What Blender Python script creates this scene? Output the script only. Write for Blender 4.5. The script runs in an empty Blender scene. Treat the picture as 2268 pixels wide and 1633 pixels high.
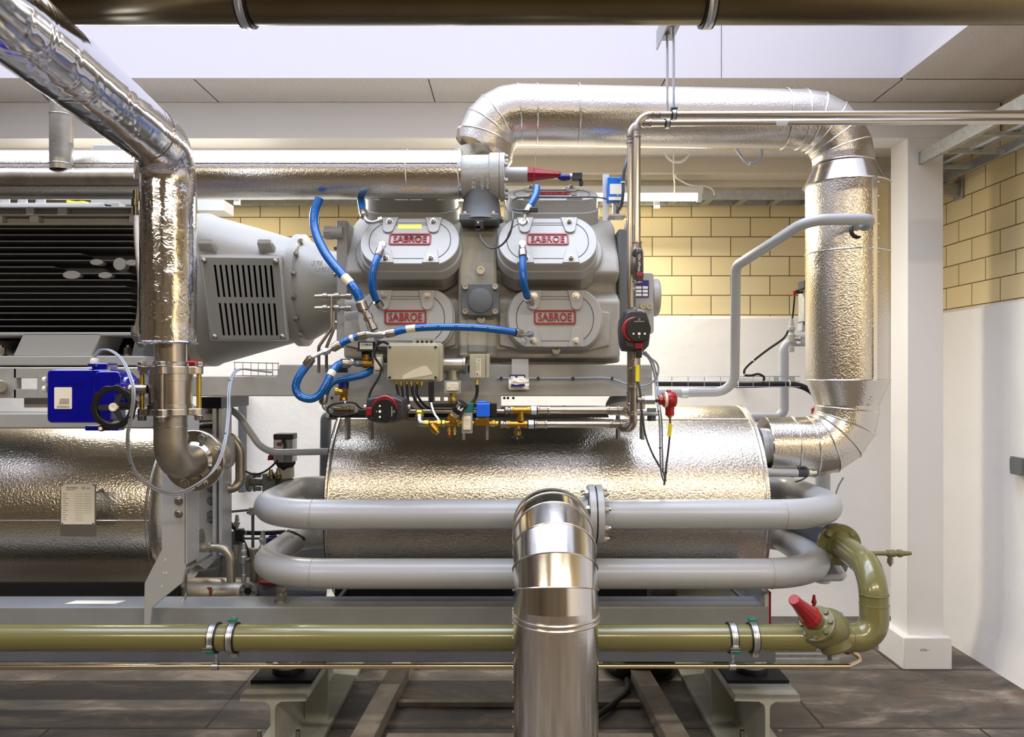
import bpy, math, random
from mathutils import Vector, Matrix
from math import sin, cos, pi, radians
random.seed(7)
SC = bpy.context.scene
COL = SC.collection
H = 1.42          # camera height over the floor
FP = 1700.0       # focal length in photo pixels (2268 wide)
# ---------------- camera, world, exposure, large lights ----------------
cd = bpy.data.cameras.new('camera'); cam = bpy.data.objects.new('camera', cd); COL.objects.link(cam)
cam.location = (0, 0, H); cam.rotation_euler = (pi/2, 0, 0)
cd.sensor_width = 36; cd.lens = 36*FP/2268; cd.shift_x = -6/2268; cd.shift_y = 18.5/2268
cd.clip_start = .05
SC.camera = cam
wd = bpy.data.worlds.new('sky'); SC.world = wd; wd.use_nodes = True
wd.node_tree.nodes['Background'].inputs[0].default_value = (.78, .86, 1, 1)
wd.node_tree.nodes['Background'].inputs[1].default_value = .45
SC.view_settings.view_transform = 'Standard'; SC.view_settings.look = 'None'
SC.view_settings.gamma = 1; SC.view_settings.use_curve_mapping = False
SC.view_settings.exposure = 0.4
def area(name, loc, rot, sx, sy, power, col, spread=180):
    l = bpy.data.lights.new(name, 'AREA'); l.shape = 'RECTANGLE'; l.size = sx; l.size_y = sy
    l.energy = power; l.color = col; l.spread = radians(spread)
    o = bpy.data.objects.new(name, l); COL.objects.link(o); o.location = loc; o.rotation_euler = rot
    return o
# daylight entering the roof light
area('daylight', (-.9, 2.25, 4.3), (0, 0, 0), 5.2, 2.3, 140, (.74, .82, 1), 125)
# added warm fill lights, unseen over the aisle, for front faces and metal reflections
for lx in (-2.3, .2, 2.0):
    area('aisle_fill_light', (lx, -.45, 2.69), (0, 0, 0), 1.45, .16, 45, (1, .86, .65))

# ---------------- helpers ----------------
def W(px, py, d): return Vector(((px-1140)/FP*d, d, H+(835-py)/FP*d))
def PX(l, d): return l/FP*d
def P(*pts): return [W(*p) for p in pts]
def V(*a): return Vector(a)
def lin(c):
    c /= 255.
    return c/12.92 if c <= .04045 else ((c+.055)/1.055)**2.4
def rgb(r, g, b): return (lin(r), lin(g), lin(b), 1)
def frame(o, z, x=None):
    z = Vector(z).normalized()
    x = Vector(x) if x is not None else (Vector((0,0,1)) if abs(z.z) < .9 else Vector((1,0,0))).cross(z)
    x = (x - z*x.dot(z)).normalized(); y = z.cross(x)
    m = Matrix((x, y, z)).transposed().to_4x4(); m.translation = Vector(o); return m
def FF(o, tilt=0, yaw=0):
    """a face looking at the aisle: local x = right, y = up, z = out of the face"""
    return Matrix.Translation(o) @ Matrix.Rotation(radians(yaw), 4, 'Z') @ Matrix.Rotation(radians(90-tilt), 4, 'X')
def fillet(pts, r, seg=8):
    pts = [Vector(p) for p in pts]; out = [pts[0]]
    for i in range(1, len(pts)-1):
        rr = r[min(i-1, len(r)-1)] if isinstance(r, (list, tuple)) else r
        a, b, c = pts[i-1], pts[i], pts[i+1]
        u, v = (a-b), (c-b); lu, lv = u.length, v.length; u /= lu; v /= lv
        ang = u.angle(v)
        if ang > pi-.02 or rr <= 0: out.append(b); continue
        t = min(rr/math.tan(ang/2), lu*.49, lv*.49); q = t*math.tan(ang/2)
        ctr = b + (u+v).normalized()*(q/sin(ang/2))
        p0, p1 = b+u*t-ctr, b+v*t-ctr
        tot = p0.angle(p1); ax = p0.cross(p1).normalized()
        for k in range(seg+1): out.append(ctr + Matrix.Rotation(tot*k/seg, 3, ax) @ p0)
    out.append(pts[-1]); return out
def spl(pts, n=7):
    pts = [Vector(p) for p in pts]; P_ = [pts[0]*2-pts[1]] + pts + [pts[-1]*2-pts[-2]]; out = []
    for i in range(1, len(P_)-2):
        a, b, c, d = P_[i-1:i+3]
        for k in range(n):
            t = k/n
            out.append(.5*((2*b)+(c-a)*t+(2*a-5*b+4*c-d)*t*t+(3*b-a-3*c+d)*t**3))
    out.append(pts[-1]); return out
def rrect(w, h, r, seg=5):
    o = []
    for cx, cy, a0 in ((w/2-r, h/2-r, 0), (-w/2+r, h/2-r, 90), (-w/2+r, -h/2+r, 180), (w/2-r, -h/2+r, 270)):
        for k in range(seg+1):
            a = radians(a0+90*k/seg); o.append((cx+r*cos(a), cy+r*sin(a)))
    return o
def ngon(r, n=6, a0=0): return [(r*cos(a0+2*pi*k/n), r*sin(a0+2*pi*k/n)) for k in range(n)]
class M:
    def __init__(s, T=None): s.v = []; s.f = []; s.T = T or Matrix()
    def at(s, T): s.T = T; return s
    def add(s, vs, fs):
        o = len(s.v); s.v += [s.T @ Vector(p) for p in vs]; s.f += [tuple(i+o for i in f) for f in fs]; return s
    def box(s, x0, x1, y0, y1, z0, z1):
        vs = [(x, y, z) for x in (x0, x1) for y in (y0, y1) for z in (z0, z1)]
        return s.add(vs, [(0,1,3,2),(4,6,7,5),(0,4,5,1),(2,3,7,6),(0,2,6,4),(1,5,7,3)])
    def cb(s, c, d): return s.box(c[0]-d[0]/2, c[0]+d[0]/2, c[1]-d[1]/2, c[1]+d[1]/2, c[2]-d[2]/2, c[2]+d[2]/2)
    def prism(s, poly, z0, z1, inner=None):
        n = len(poly); vs = [(x, y, z) for z in (z0, z1) for x, y in poly]
        if not inner:
            return s.add(vs, [tuple(range(n))[::-1], tuple(range(n, 2*n))] + [(i, (i+1) % n, n+(i+1) % n, n+i) for i in range(n)])
        vs += [(x, y, z) for z in (z0, z1) for x, y in inner]; f = []
        for i in range(n):
            j = (i+1) % n
            f += [(i, j, n+j, n+i), (2*n+j, 2*n+i, 3*n+i, 3*n+j), (n+i, n+j, 3*n+j, 3*n+i), (j, i, 2*n+i, 2*n+j)]
        return s.add(vs, f)
    def taper(s, poly, z0, poly1, z1):
        n = len(poly); vs = [(x, y, z0) for x, y in poly]+[(x, y, z1) for x, y in poly1]
        return s.add(vs, [tuple(range(n))[::-1], tuple(range(n, 2*n))] + [(i, (i+1) % n, n+(i+1) % n, n+i) for i in range(n)])
    def tube(s, path, r, n=16, cap=True, r2=None):
        path = [Vector(p) for p in path]; m = len(path)
        R = r if isinstance(r, (list, tuple)) else [r]*m
        t = [(path[i+1]-path[i]).normalized() for i in range(m-1)]
        up = Vector((0,0,1)) if abs(t[0].z) < .9 else Vector((1,0,0))
        x = up.cross(t[0]).normalized(); vs = []; fs = []
        for i in range(m):
            tp = t[max(i-1, 0)]; tn = t[min(i, m-2)]; b = (tp+tn).normalized()
            if i > 0:
                x = (x - tp*x.dot(tp)).normalized()
            y = tp.cross(x)
            for k in range(n):
                a = 2*pi*k/n; off = (x*cos(a)+y*sin(a))*R[i]
                db = max(tp.dot(b), .3); vs.append(path[i]+off-tp*(off.dot(b)/db))
            if tp != tn:
                q = tp.rotation_difference(tn); x = q @ x
            if i:
                o = (i-1)*n; fs += [(o+k, o+(k+1) % n, o+n+(k+1) % n, o+n+k) for k in range(n)]
        if cap: fs += [tuple(range(n))[::-1], tuple(range((m-1)*n, m*n))]
        return s.add(vs, fs)
    def lathe(s, o, ax, prof, n=24, cap=True):
        Fm = frame(o, ax); vs = []; fs = []; m = len(prof)
        for t, r in prof: vs += [Fm @ Vector((r*cos(2*pi*k/n), r*sin(2*pi*k/n), t)) for k in range(n)]
        for i in range(m-1): fs += [(i*n+k, i*n+(k+1) % n, i*n+n+(k+1) % n, i*n+n+k) for k in range(n)]
        if cap: fs += [tuple(range(n))[::-1], tuple(range((m-1)*n, m*n))]
        return s.add(vs, fs)
    def cyl(s, a, b, r, n=20, r2=None):
        a = Vector(a); b = Vector(b); l = (b-a).length
        return s.lathe(a, b-a, [(0, r), (l, r if r2 is None else r2)], n)
    def ring(s, c, ax, R, r, n=32, k=8):
        Fm = frame(c, ax)
        pts = [Fm @ Vector((R*cos(2*pi*i/n), R*sin(2*pi*i/n), 0)) for i in range(n)]
        vs = []; fs = []
        for i in range(n):
            e = (pts[i]-Fm.translation).normalized(); z = Fm.col[2].to_3d()
            vs += [pts[i]+e*(r*cos(2*pi*j/k))+z*(r*sin(2*pi*j/k)) for j in range(k)]
        for i in range(n):
            i2 = (i+1) % n; fs += [(i*k+j, i2*k+j, i2*k+(j+1) % k, i*k+(j+1) % k) for j in range(k)]
        return s.add(vs, fs)
    def ball(s, c, r, n=16, sc=(1,1,1)):
        m = n//2; vs = [(0,0,-1)]; fs = []
        for i in range(1, m):
            a = -pi/2+pi*i/m; vs += [(cos(a)*cos(2*pi*k/n), cos(a)*sin(2*pi*k/n), sin(a)) for k in range(n)]
        vs.append((0,0,1)); L = len(vs)-1
        for k in range(n):
            fs += [(0, 1+(k+1) % n, 1+k), (L, L-n+k, L-n+(k+1) % n)]
            for i in range(m-2): o = 1+i*n; fs.append((o+k, o+(k+1) % n, o+n+(k+1) % n, o+n+k))
        return s.add([(c[0]+x*r*sc[0], c[1]+y*r*sc[1], c[2]+z*r*sc[2]) for x, y, z in vs], fs)
    def hexb(s, c, ax, r, h, washer=True, stud=0):
        Fm = frame(c, ax); T0 = s.T; s.T = T0 @ Fm
        if washer: s.prism(ngon(r*1.35, 16), 0, h*.15)
        s.prism(ngon(r, 6, .3), h*.1, h)
        if stud: s.prism(ngon(r*.55, 12), h*.9, h+stud)
        s.T = T0; return s
    def text(s, txt, x0, x1, y0, y1, z, th=.0006, bold=0):
        cu = bpy.data.curves.new('t', 'FONT'); cu.body = txt; cu.resolution_u = 3; cu.offset = bold
        ob = bpy.data.objects.new('t', cu); COL.objects.link(ob)
        me = bpy.data.meshes.new_from_object(ob.evaluated_get(bpy.context.evaluated_depsgraph_get()))
        bpy.data.objects.remove(ob); bpy.data.curves.remove(cu)
        vs = [v.co.copy() for v in me.vertices]; fs = [tuple(p.vertices) for p in me.polygons]
        bpy.data.meshes.remove(me)
        if not vs: return s
        ax0 = min(v.x for v in vs); ax1 = max(v.x for v in vs); ay0 = min(v.y for v in vs); ay1 = max(v.y for v in vs)
        f = lambda v, zz: (x0+(v.x-ax0)/(ax1-ax0)*(x1-x0), y0+(v.y-ay0)/(ay1-ay0)*(y1-y0), zz)
        n = len(vs); ec = {}
        for q in fs:
            for i in range(len(q)):
                e = (q[i], q[(i+1) % len(q)]); ec[e] = 1
        side = [(a, b, b+n, a+n) for a, b in ec if (b, a) not in ec]
        return s.add([f(v, z) for v in vs]+[f(v, z+th) for v in vs], [tuple(i+n for i in q) for q in fs]+side)
class O:
    """one Blender object; top-level when parent is None"""
def build(name, m, mat, parent=None, bevel=0, sharp=32, seg=2, **props):
    me = bpy.data.meshes.new(name); me.from_pydata([tuple(v) for v in m.v], [], m.f)
    me.polygons.foreach_set('use_smooth', [True]*len(me.polygons))
    import bmesh
    bm = bmesh.new(); bm.from_mesh(me); bmesh.ops.recalc_face_normals(bm, faces=bm.faces); bm.to_mesh(me); bm.free()
    me.set_sharp_from_angle(angle=radians(sharp)); me.materials.append(MT[mat])
    o = bpy.data.objects.new(name, me); COL.objects.link(o)
    if bevel:
        b = o.modifiers.new('bevel', 'BEVEL'); b.width = bevel; b.segments = seg; b.limit_method = 'ANGLE'; b.angle_limit = radians(40)
    if parent is not None: o.parent = parent
    for k, v in props.items(): o[k] = v
    return o
def settle(root, objs):
    """put the thing's origin at its base"""
    lo = Vector((1e9,)*3); hi = -lo
    for o in objs:
        for v in o.data.vertices:
            for i in range(3): lo[i] = min(lo[i], v.co[i]); hi[i] = max(hi[i], v.co[i])
    c = Vector(((lo.x+hi.x)/2, (lo.y+hi.y)/2, lo.z))
    for o in objs: o.data.transform(Matrix.Translation(-c))
    root.location = c
class T:
    """a thing with parts"""
    def __init__(s, name, label, cat, group=None):
        s.r = bpy.data.objects.new(name, None); COL.objects.link(s.r); s.r.empty_display_size = .05
        s.r['label'] = label; s.r['category'] = cat; s.o = []
        if group: s.r['group'] = group
    def p(s, name, m, mat, parent=None, bevel=0, sharp=32, **k):
        o = build(name, m, mat, parent or s.r, bevel, sharp, **k); s.o.append(o); return o
    def done(s): settle(s.r, s.o); return s
def one(name, m, mat, label, cat, group=None, bevel=0, sharp=32, **k):
    o = build(name, m, mat, None, bevel, sharp, **k); o['label'] = label; o['category'] = cat
    if group: o['group'] = group
    settle(o, [o]); return o
def struct(name, m, mat, parent=None, **k):
    o = build(name, m, mat, parent, **k)
    o['kind'] = 'structure'
    return o
def dup(t, off, label, group=None):
    r = t.r if isinstance(t, T) else t
    c = r.copy(); COL.objects.link(c); c.location = r.location+Vector(off); c['label'] = label
    if group: c['group'] = group
    def rec(a, b):
        for ch in list(a.children):
            if ch.get('_d'): continue
            d = ch.copy(); COL.objects.link(d); d.parent = b; rec(ch, d)
    rec(r, c); return c

# ---------------- materials ----------------
MT = {}
def mat(name, col, metal=0, rough=.5, bump=None, var=None, coat=0, spec=.5, aniso=0, emit=None):
    m = bpy.data.materials.new(name); m.use_nodes = True; MT[name] = m
    nt = m.node_tree; N = nt.nodes; L = nt.links; b = N['Principled BSDF']
    b.inputs['Base Color'].default_value = rgb(*col); b.inputs['Metallic'].default_value = metal
    b.inputs['Roughness'].default_value = rough; b.inputs['Specular IOR Level'].default_value = spec
    b.inputs['Coat Weight'].default_value = coat; b.inputs['Coat Roughness'].default_value = .08
    if emit: b.inputs['Emission Color'].default_value = rgb(*emit[0]); b.inputs['Emission Strength'].default_value = emit[1]
    tc = N.new('ShaderNodeNewGeometry')
    if bump:   # (kind, scale, strength, distance)
        kind, sc, st, di = bump
        if kind == 'stucco':
            t = N.new('ShaderNodeTexNoise'); t.inputs['Scale'].default_value = sc; t.inputs['Detail'].default_value = 1.5
            t.inputs['Distortion'].default_value = .5
            L.new(tc.outputs['Position'], t.inputs['Vector']); h = t.outputs['Fac']
        elif kind == 'foil':
            t = N.new('ShaderNodeTexNoise'); t.inputs['Scale'].default_value = sc; t.inputs['Detail'].default_value = 4
            t.inputs['Distortion'].default_value = 1.6; t.noise_type = 'RIDGED_MULTIFRACTAL'
            L.new(tc.outputs['Position'], t.inputs['Vector']); h = t.outputs['Fac']
        else:
            t = N.new('ShaderNodeTexNoise'); t.inputs['Scale'].default_value = sc; t.inputs['Detail'].default_value = 3
            L.new(tc.outputs['Position'], t.inputs['Vector']); h = t.outputs['Fac']
        bp = N.new('ShaderNodeBump'); bp.inputs['Strength'].default_value = st; bp.inputs['Distance'].default_value = di
        L.new(h, bp.inputs['Height']); L.new(bp.outputs[0], b.inputs['Normal'])
    if var:    # (colour2, scale, contrast[, stretch])
        c2, sc, ct = var[:3]
        t = N.new('ShaderNodeTexNoise'); t.inputs['Scale'].default_value = sc; t.inputs['Detail'].default_value = 6; t.inputs['Roughness'].default_value = .62
        src = tc.outputs['Position']
        if len(var) > 3:
            mp = N.new('ShaderNodeMapping'); mp.inputs['Scale'].default_value = var[3]; L.new(src, mp.inputs[0]); src = mp.outputs[0]
        L.new(src, t.inputs['Vector'])
        r = N.new('ShaderNodeValToRGB'); r.color_ramp.elements[0].position = .5-ct; r.color_ramp.elements[1].position = .5+ct
        r.color_ramp.elements[0].color = rgb(*col); r.color_ramp.elements[1].color = rgb(*c2)
        L.new(t.outputs['Fac'], r.inputs[0]); L.new(r.outputs[0], b.inputs['Base Color'])
    return m
mat('white_paint', (232, 230, 228), rough=.6)
mat('dim_wall', (108, 96, 78), rough=.8, var=((70, 64, 56), 1.2, .1))
mat('shaft_paint', (206, 200, 202), rough=.5)
mat('plaster', (238, 236, 236), rough=.75, bump=('n', 9, .25, .02))
mat('acoustic', (196, 188, 184), rough=.95, bump=('n', 160, .6, .006), var=((226, 220, 216), 120, .2))
mat('beige_paint', (206, 196, 178), rough=.6)
mat('joint', (60, 55, 50), rough=.9)
mat('machine_grey', (168, 166, 160), rough=.42, bump=('n', 70, .12, .004))
mat('cast_grey', (164, 160, 151), rough=.5, bump=('n', 38, .3, .008))
mat('cast_warm', (184, 178, 158), rough=.55, bump=('n', 30, .35, .008), var=((158, 154, 142), 14, .12, (1, 1, .3)))
mat('dark_cast', (96, 100, 102), rough=.5, bump=('n', 60, .25, .004))
mat('pipe_grey', (168, 170, 174), rough=.3, bump=('n', 30, .04, .004))
mat('beam_grey', (174, 169, 159), rough=.5, var=((140, 137, 132), 6, .3))
mat('skid_grey', (142, 146, 150), rough=.4, var=((126, 128, 130), 5, .25))
mat('pipe_dark', (94, 98, 106), rough=.4)
mat('olive', (112, 108, 66), rough=.22, coat=.35)
mat('olive_dull', (108, 105, 68), rough=.4, coat=.2)
mat('stucco_alu', (215, 208, 196), metal=1, rough=.26, bump=('stucco', 140, .55, .0028))
mat('stucco_fine', (212, 206, 196), metal=1, rough=.24, bump=('stucco', 165, .45, .0022))
mat('alu', (220, 217, 213), metal=1, rough=.17, bump=('n', 14, .05, .01))
mat('alu_band', (225, 222, 218), metal=1, rough=.25)
mat('foil', (232, 230, 232), metal=1, rough=.13, bump=('foil', 45, .17, .006))
mat('foil_smooth', (226, 226, 232), metal=1, rough=.12, bump=('foil', 12, .16, .014))
mat('braid_steel', (170, 158, 146), metal=1, rough=.4, bump=('n', 420, .8, .003))
mat('stainless', (186, 178, 168), metal=1, rough=.3, var=((150, 140, 130), 12, .3))
mat('stainless_brushed', (198, 190, 178), metal=1, rough=.24)
mat('pickled', (182, 176, 164), metal=.9, rough=.4, var=((140, 132, 120), 9, .22))
mat('steel_zinc', (190, 192, 196), metal=1, rough=.35)
mat('galv', (168, 172, 174), metal=.85, rough=.45, var=((196, 198, 198), 40, .2))
mat('olive_steel', (120, 108, 84), metal=1, rough=.28, var=((98, 88, 68), 3, .3))
mat('brass', (186, 142, 62), metal=1, rough=.3)
mat('brass_light', (204, 178, 84), metal=1, rough=.35)
mat('copper', (206, 190, 158), metal=1, rough=.25)
mat('bolt', (176, 172, 164), metal=1, rough=.32)
mat('black', (14, 14, 16), rough=.4)
mat('black_matte', (20, 20, 21), rough=.7)
mat('charcoal', (46, 44, 48), rough=.45)
mat('guard_grey', (104, 101, 93), rough=.45)
mat('cavity', (8, 8, 9), rough=.8)  # near-black; paints shade into openings and gaps, also plain dark parts
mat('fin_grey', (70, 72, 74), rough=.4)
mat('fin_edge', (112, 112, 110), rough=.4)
mat('red', (150, 4, 12), rough=.32, coat=.1)
mat('red_deep', (140, 10, 28), rough=.35, coat=.2)
mat('label_red', (150, 20, 30), rough=.5)
mat('hose_blue', (0, 84, 156), rough=.28)
mat('box_blue', (6, 10, 150), rough=.12, coat=1)
mat('coil_blue', (16, 96, 220), rough=.4)
mat('navy', (24, 20, 110), rough=.4)
mat('teal', (10, 110, 96), rough=.5)
mat('switch_blue', (24, 120, 220), rough=.4)
mat('box_beige', (176, 170, 146), rough=.5)
mat('label_cream', (220, 212, 188), rough=.5)
mat('paper', (246, 241, 228), rough=.6)
mat('ink', (40, 38, 40), rough=.6)
mat('ink_light', (120, 118, 110), rough=.6)
mat('yellow', (236, 222, 20), rough=.5)
mat('cable_grey', (150, 153, 162), rough=.45)
mat('cable_dark', (78, 76, 82), rough=.45)
mat('white_plastic', (228, 226, 220), rough=.4)
mat('hose_white', (236, 240, 244), rough=.5)
mat('rust', (120, 50, 24), rough=.8)
mat('wood', (165, 155, 130), rough=.8, var=((120, 108, 88), 30, .2))
mat('hbeam', (186, 186, 174), rough=.55, var=((152, 154, 146), 7, .2))
mat('wood_pale', (158, 150, 138), rough=.8, var=((140, 130, 118), 14, .15))
mat('tube_glow', (255, 250, 235), rough=.5, emit=((255, 244, 214), 9))
mat('lamp_glow', (255, 250, 235), rough=.5, emit=((255, 236, 205), 6))
m_ = mat('clear_plastic', (235, 235, 232), rough=.2); m_.node_tree.nodes['Principled BSDF'].inputs['Alpha'].default_value = .35
m_ = mat('roof_glass', (240, 245, 250), rough=.05); m_.node_tree.nodes['Principled BSDF'].inputs['Transmission Weight'].default_value = 1
def brick_mat(name, ax):
    m = mat(name, (226, 208, 160), rough=.7); nt = m.node_tree; N = nt.nodes; L = nt.links
    g = N.new('ShaderNodeNewGeometry'); sx = N.new('ShaderNodeSeparateXYZ'); cb = N.new('ShaderNodeCombineXYZ')
    L.new(g.outputs['Position'], sx.inputs[0]); L.new(sx.outputs[ax], cb.inputs[0]); L.new(sx.outputs[2], cb.inputs[1])
    mp = N.new('ShaderNodeMapping'); mp.inputs['Location'].default_value = (-.12, -1.793+.1175*20, 0)
    L.new(cb.outputs[0], mp.inputs[0])
    b = N.new('ShaderNodeTexBrick'); b.inputs['Scale'].default_value = 1; b.inputs['Brick Width'].default_value = .236
    b.inputs['Row Height'].default_value = .1175; b.inputs['Mortar Size'].default_value = .0032; b.inputs['Mortar Smooth'].default_value = .3
    b.inputs['Color1'].default_value = rgb(230, 214, 172); b.inputs['Color2'].default_value = rgb(222, 203, 156); b.inputs['Mortar'].default_value = rgb(112, 92, 60)
    L.new(mp.outputs[0], b.inputs['Vector']); L.new(b.outputs['Color'], N['Principled BSDF'].inputs['Base Color'])
    bp = N.new('ShaderNodeBump'); bp.invert = True; bp.inputs['Strength'].default_value = .6; bp.inputs['Distance'].default_value = .004
    L.new(b.outputs['Fac'], bp.inputs['Height']); L.new(bp.outputs[0], N['Principled BSDF'].inputs['Normal'])
brick_mat('brick_back', 0); brick_mat('brick_side', 1)
def floor_mat():
    m = mat('floor_concrete', (92, 86, 78), rough=.62); nt = m.node_tree; N = nt.nodes; L = nt.links; B = N['Principled BSDF']
    g = N.new('ShaderNodeNewGeometry')
    n1 = N.new('ShaderNodeTexNoise'); n1.inputs['Scale'].default_value = 3.2; n1.inputs['Detail'].default_value = 9; n1.inputs['Roughness'].default_value = .68; n1.inputs['Distortion'].default_value = .5
    mp = N.new('ShaderNodeMapping'); mp.inputs['Scale'].default_value = (.8, 1.7, 1)
    L.new(g.outputs['Position'], mp.inputs[0]); L.new(mp.outputs[0], n1.inputs['Vector'])
    r = N.new('ShaderNodeValToRGB'); e = r.color_ramp.elements
    e[0].position = .33; e[0].color = rgb(50, 46, 43); e[1].position = .72; e[1].color = rgb(160, 148, 136)
    x = e.new(.52); x.color = rgb(92, 84, 76)
    L.new(n1.outputs['Fac'], r.inputs[0])
    # rust-coloured stains with shapes of their own
    n2 = N.new('ShaderNodeTexNoise'); n2.inputs['Scale'].default_value = 1.4; n2.inputs['Detail'].default_value = 5
    L.new(g.outputs['Position'], n2.inputs['Vector'])
    r2 = N.new('ShaderNodeValToRGB'); r2.color_ramp.elements[0].position = .6; r2.color_ramp.elements[1].position = .72
    L.new(n2.outputs['Fac'], r2.inputs[0])
    mx = N.new('ShaderNodeMix'); mx.data_type = 'RGBA'; L.new(r2.outputs[0], mx.inputs[0]); L.new(r.outputs[0], mx.inputs[6]); mx.inputs[7].default_value = rgb(104, 74, 52)
    b = N.new('ShaderNodeTexBrick'); b.inputs['Scale'].default_value = 1; b.inputs['Brick Width'].default_value = 1.25; b.inputs['Row Height'].default_value = .62
    b.inputs['Mortar Size'].default_value = .006; L.new(g.outputs['Position'], b.inputs['Vector'])
    mx2 = N.new('ShaderNodeMix'); mx2.data_type = 'RGBA'; L.new(b.outputs['Fac'], mx2.inputs[0]); L.new(mx.outputs[2], mx2.inputs[6]); mx2.inputs[7].default_value = rgb(44, 38, 34)
    L.new(mx2.outputs[2], B.inputs['Base Color'])
    rr = N.new('ShaderNodeMapRange'); rr.inputs[3].default_value = .38; rr.inputs[4].default_value = .8; L.new(n1.outputs['Fac'], rr.inputs[0]); L.new(rr.outputs[0], B.inputs['Roughness'])
    bp = N.new('ShaderNodeBump'); bp.inputs['Strength'].default_value = .3; bp.inputs['Distance'].default_value = .01; L.new(n1.outputs['Fac'], bp.inputs['Height']); L.new(bp.outputs[0], B.inputs['Normal'])
floor_mat()

# ---------------- the setting ----------------
XL, XR, YF, YB, ZC = -4.2, 2.36, -2.2, 4.6, 2.767
struct('floor', M().box(XL-.2, XR+.2, YF-.2, YB+.2, -.1, 0), 'floor_concrete')
wb = struct('wall_back', M().box(XL, XR+.2, YB+.02, YB+.2, 1.7, 3), 'brick_back')
struct('plaster_base', M().add([(XL, YB+.2, 0), (XL, YB-.05, 0), (XL, YB, .22), (XL, YB, 1.77), (XL, YB+.03, 1.793), (XL, YB+.2, 1.793)] +
    [(XR+.2, YB+.2, 0), (XR+.2, YB-.05, 0), (XR+.2, YB, .22), (XR+.2, YB, 1.77), (XR+.2, YB+.03, 1.793), (XR+.2, YB+.2, 1.793)],
    [(0,1,7,6),(1,2,8,7),(2,3,9,8),(3,4,10,9),(4,5,11,10),(5,0,6,11)]), 'plaster', wb)
wr = struct('wall_right', M().box(XR+.03, XR+.2, YF, YB+.2, 1.7, 3), 'brick_side')
struct('plaster_base', M().add([(XR+.2, YF, 0), (XR-.05, YF, 0), (XR, YF, .25), (XR, YF, 1.77), (XR+.04, YF, 1.793), (XR+.2, YF, 1.793)] +
    [(XR+.2, YB+.1, 0), (XR-.05, YB+.1, 0), (XR, YB+.1, .25), (XR, YB+.1, 1.77), (XR+.04, YB+.1, 1.793), (XR+.2, YB+.1, 1.793)],
    [(0,1,7,6),(1,2,8,7),(2,3,9,8),(3,4,10,9),(4,5,11,10),(5,0,6,11)]), 'plaster', wr)
struct('wall_left', M().box(XL-.2, XL, YF-.2, YB+.2, 0, 3), 'dim_wall')
struct('wall_front', M().box(XL-.2, XR+.2, YF-.2, YF, 0, 3), 'dim_wall')
# ceiling with the opening of the roof light: x -3.6..1.75, y 1.1..3.47
SX0, SX1, SY0, SY1 = -3.6, 1.75, 1.1, 3.47
ce = struct('ceiling', M().box(XL, XR+.1, SY1, 3.93, ZC, 2.97).box(XL, XR+.1, YF, SY0, ZC, 2.97).box(SX1, XR+.1, SY0, SY1, ZC, 2.97)
            .box(XL, SX0, SY0, SY1, ZC, 2.97), 'acoustic')
jm = M()
for jx in (-2.62, -1.45, -.39, .68): jm.box(jx-.002, jx+.002, SY1+.002, 3.76, ZC-.0015, ZC+.003)
for a, b in (((SX1+.02, 3.47), (XR, 3.47)), ((SX1+.0, 2.85), (XR, 2.85))): jm.box(a[0], b[0], a[1]-.002, a[1]+.002, ZC-.0015, ZC+.003)
jm.box(1.752, 1.756, 3.47, 3.76, ZC-.0015, ZC+.003)
struct('panel_joint', jm, 'joint', ce)
sh = M().box(SX0-.05, SX1+.05, SY1, SY1+.05, 2.97, 4.4).box(SX0-.05, SX1+.05, SY0-.05, SY0, 2.97, 4.4).box(SX1, SX1+.05, SY0, SY1, 2.97, 4.4).box(SX0-.05, SX0, SY0, SY1, 2.97, 4.4)
# lining down to the ceiling edge
sh.box(SX0, SX1, SY1-.012, SY1, ZC, 4.4).box(SX0, SX1, SY0, SY0+.012, ZC, 4.4).box(SX1-.012, SX1, SY0, SY1, ZC, 4.4).box(SX0, SX0+.012, SY0, SY1, ZC, 4.4)
wn = struct('window_1', sh, 'shaft_paint')
struct('seam', M().box(.93, .932, SY1-.0135, SY1-.012, ZC, 3.3), 'joint', wn)
# beam line with the white soffit over the column
struct('trim_1', M().box(XL, XR+.02, 3.76, 3.93, 2.59, ZC), 'white_paint', bevel=.004)
# lower ceiling of the rear bay: panel, drop, soffit
struct('trim_2', M().box(XL, XR+.02, 3.93, 4.22, 2.62, 2.9), 'acoustic')
struct('trim_3', M().box(XL, XR+.02, 4.2, 4.36, 2.535, 2.8).box(XL, XR+.02, 4.36, 4.62, 2.50, 2.8), 'beige_paint', bevel=.004)
c = T('column', 'white square column on a boxed white base near the right wall', 'column')
c.p('shaft', M().box(1.925, 2.1, 3.76, 3.93, .15, 2.592), 'white_paint', bevel=.003)
c.p('base', M().box(1.885, 2.12, 3.72, 3.98, 0, .155), 'white_paint', bevel=.004)
m = M(FF(V(1.965, 3.7195, .09))); m.text('10', 0, .012, 0, .011, 0, .0004); m.text('%-', .014, .045, 0, .011, 0, .0004)
c.p('writing', m, 'ink'); c.done()
t = T('wall_socket', 'small dark grey box on the white right wall at the frame edge', 'socket')
t.p('body', M().box(XR-.04, XR+.01, 3.52, 3.6, .98, 1.04), 'charcoal', bevel=.003)
t.p('flap', M().box(XR-.05, XR-.038, 3.5, 3.58, .968, 1.05), 'dark_cast', bevel=.002); t.done()
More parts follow.
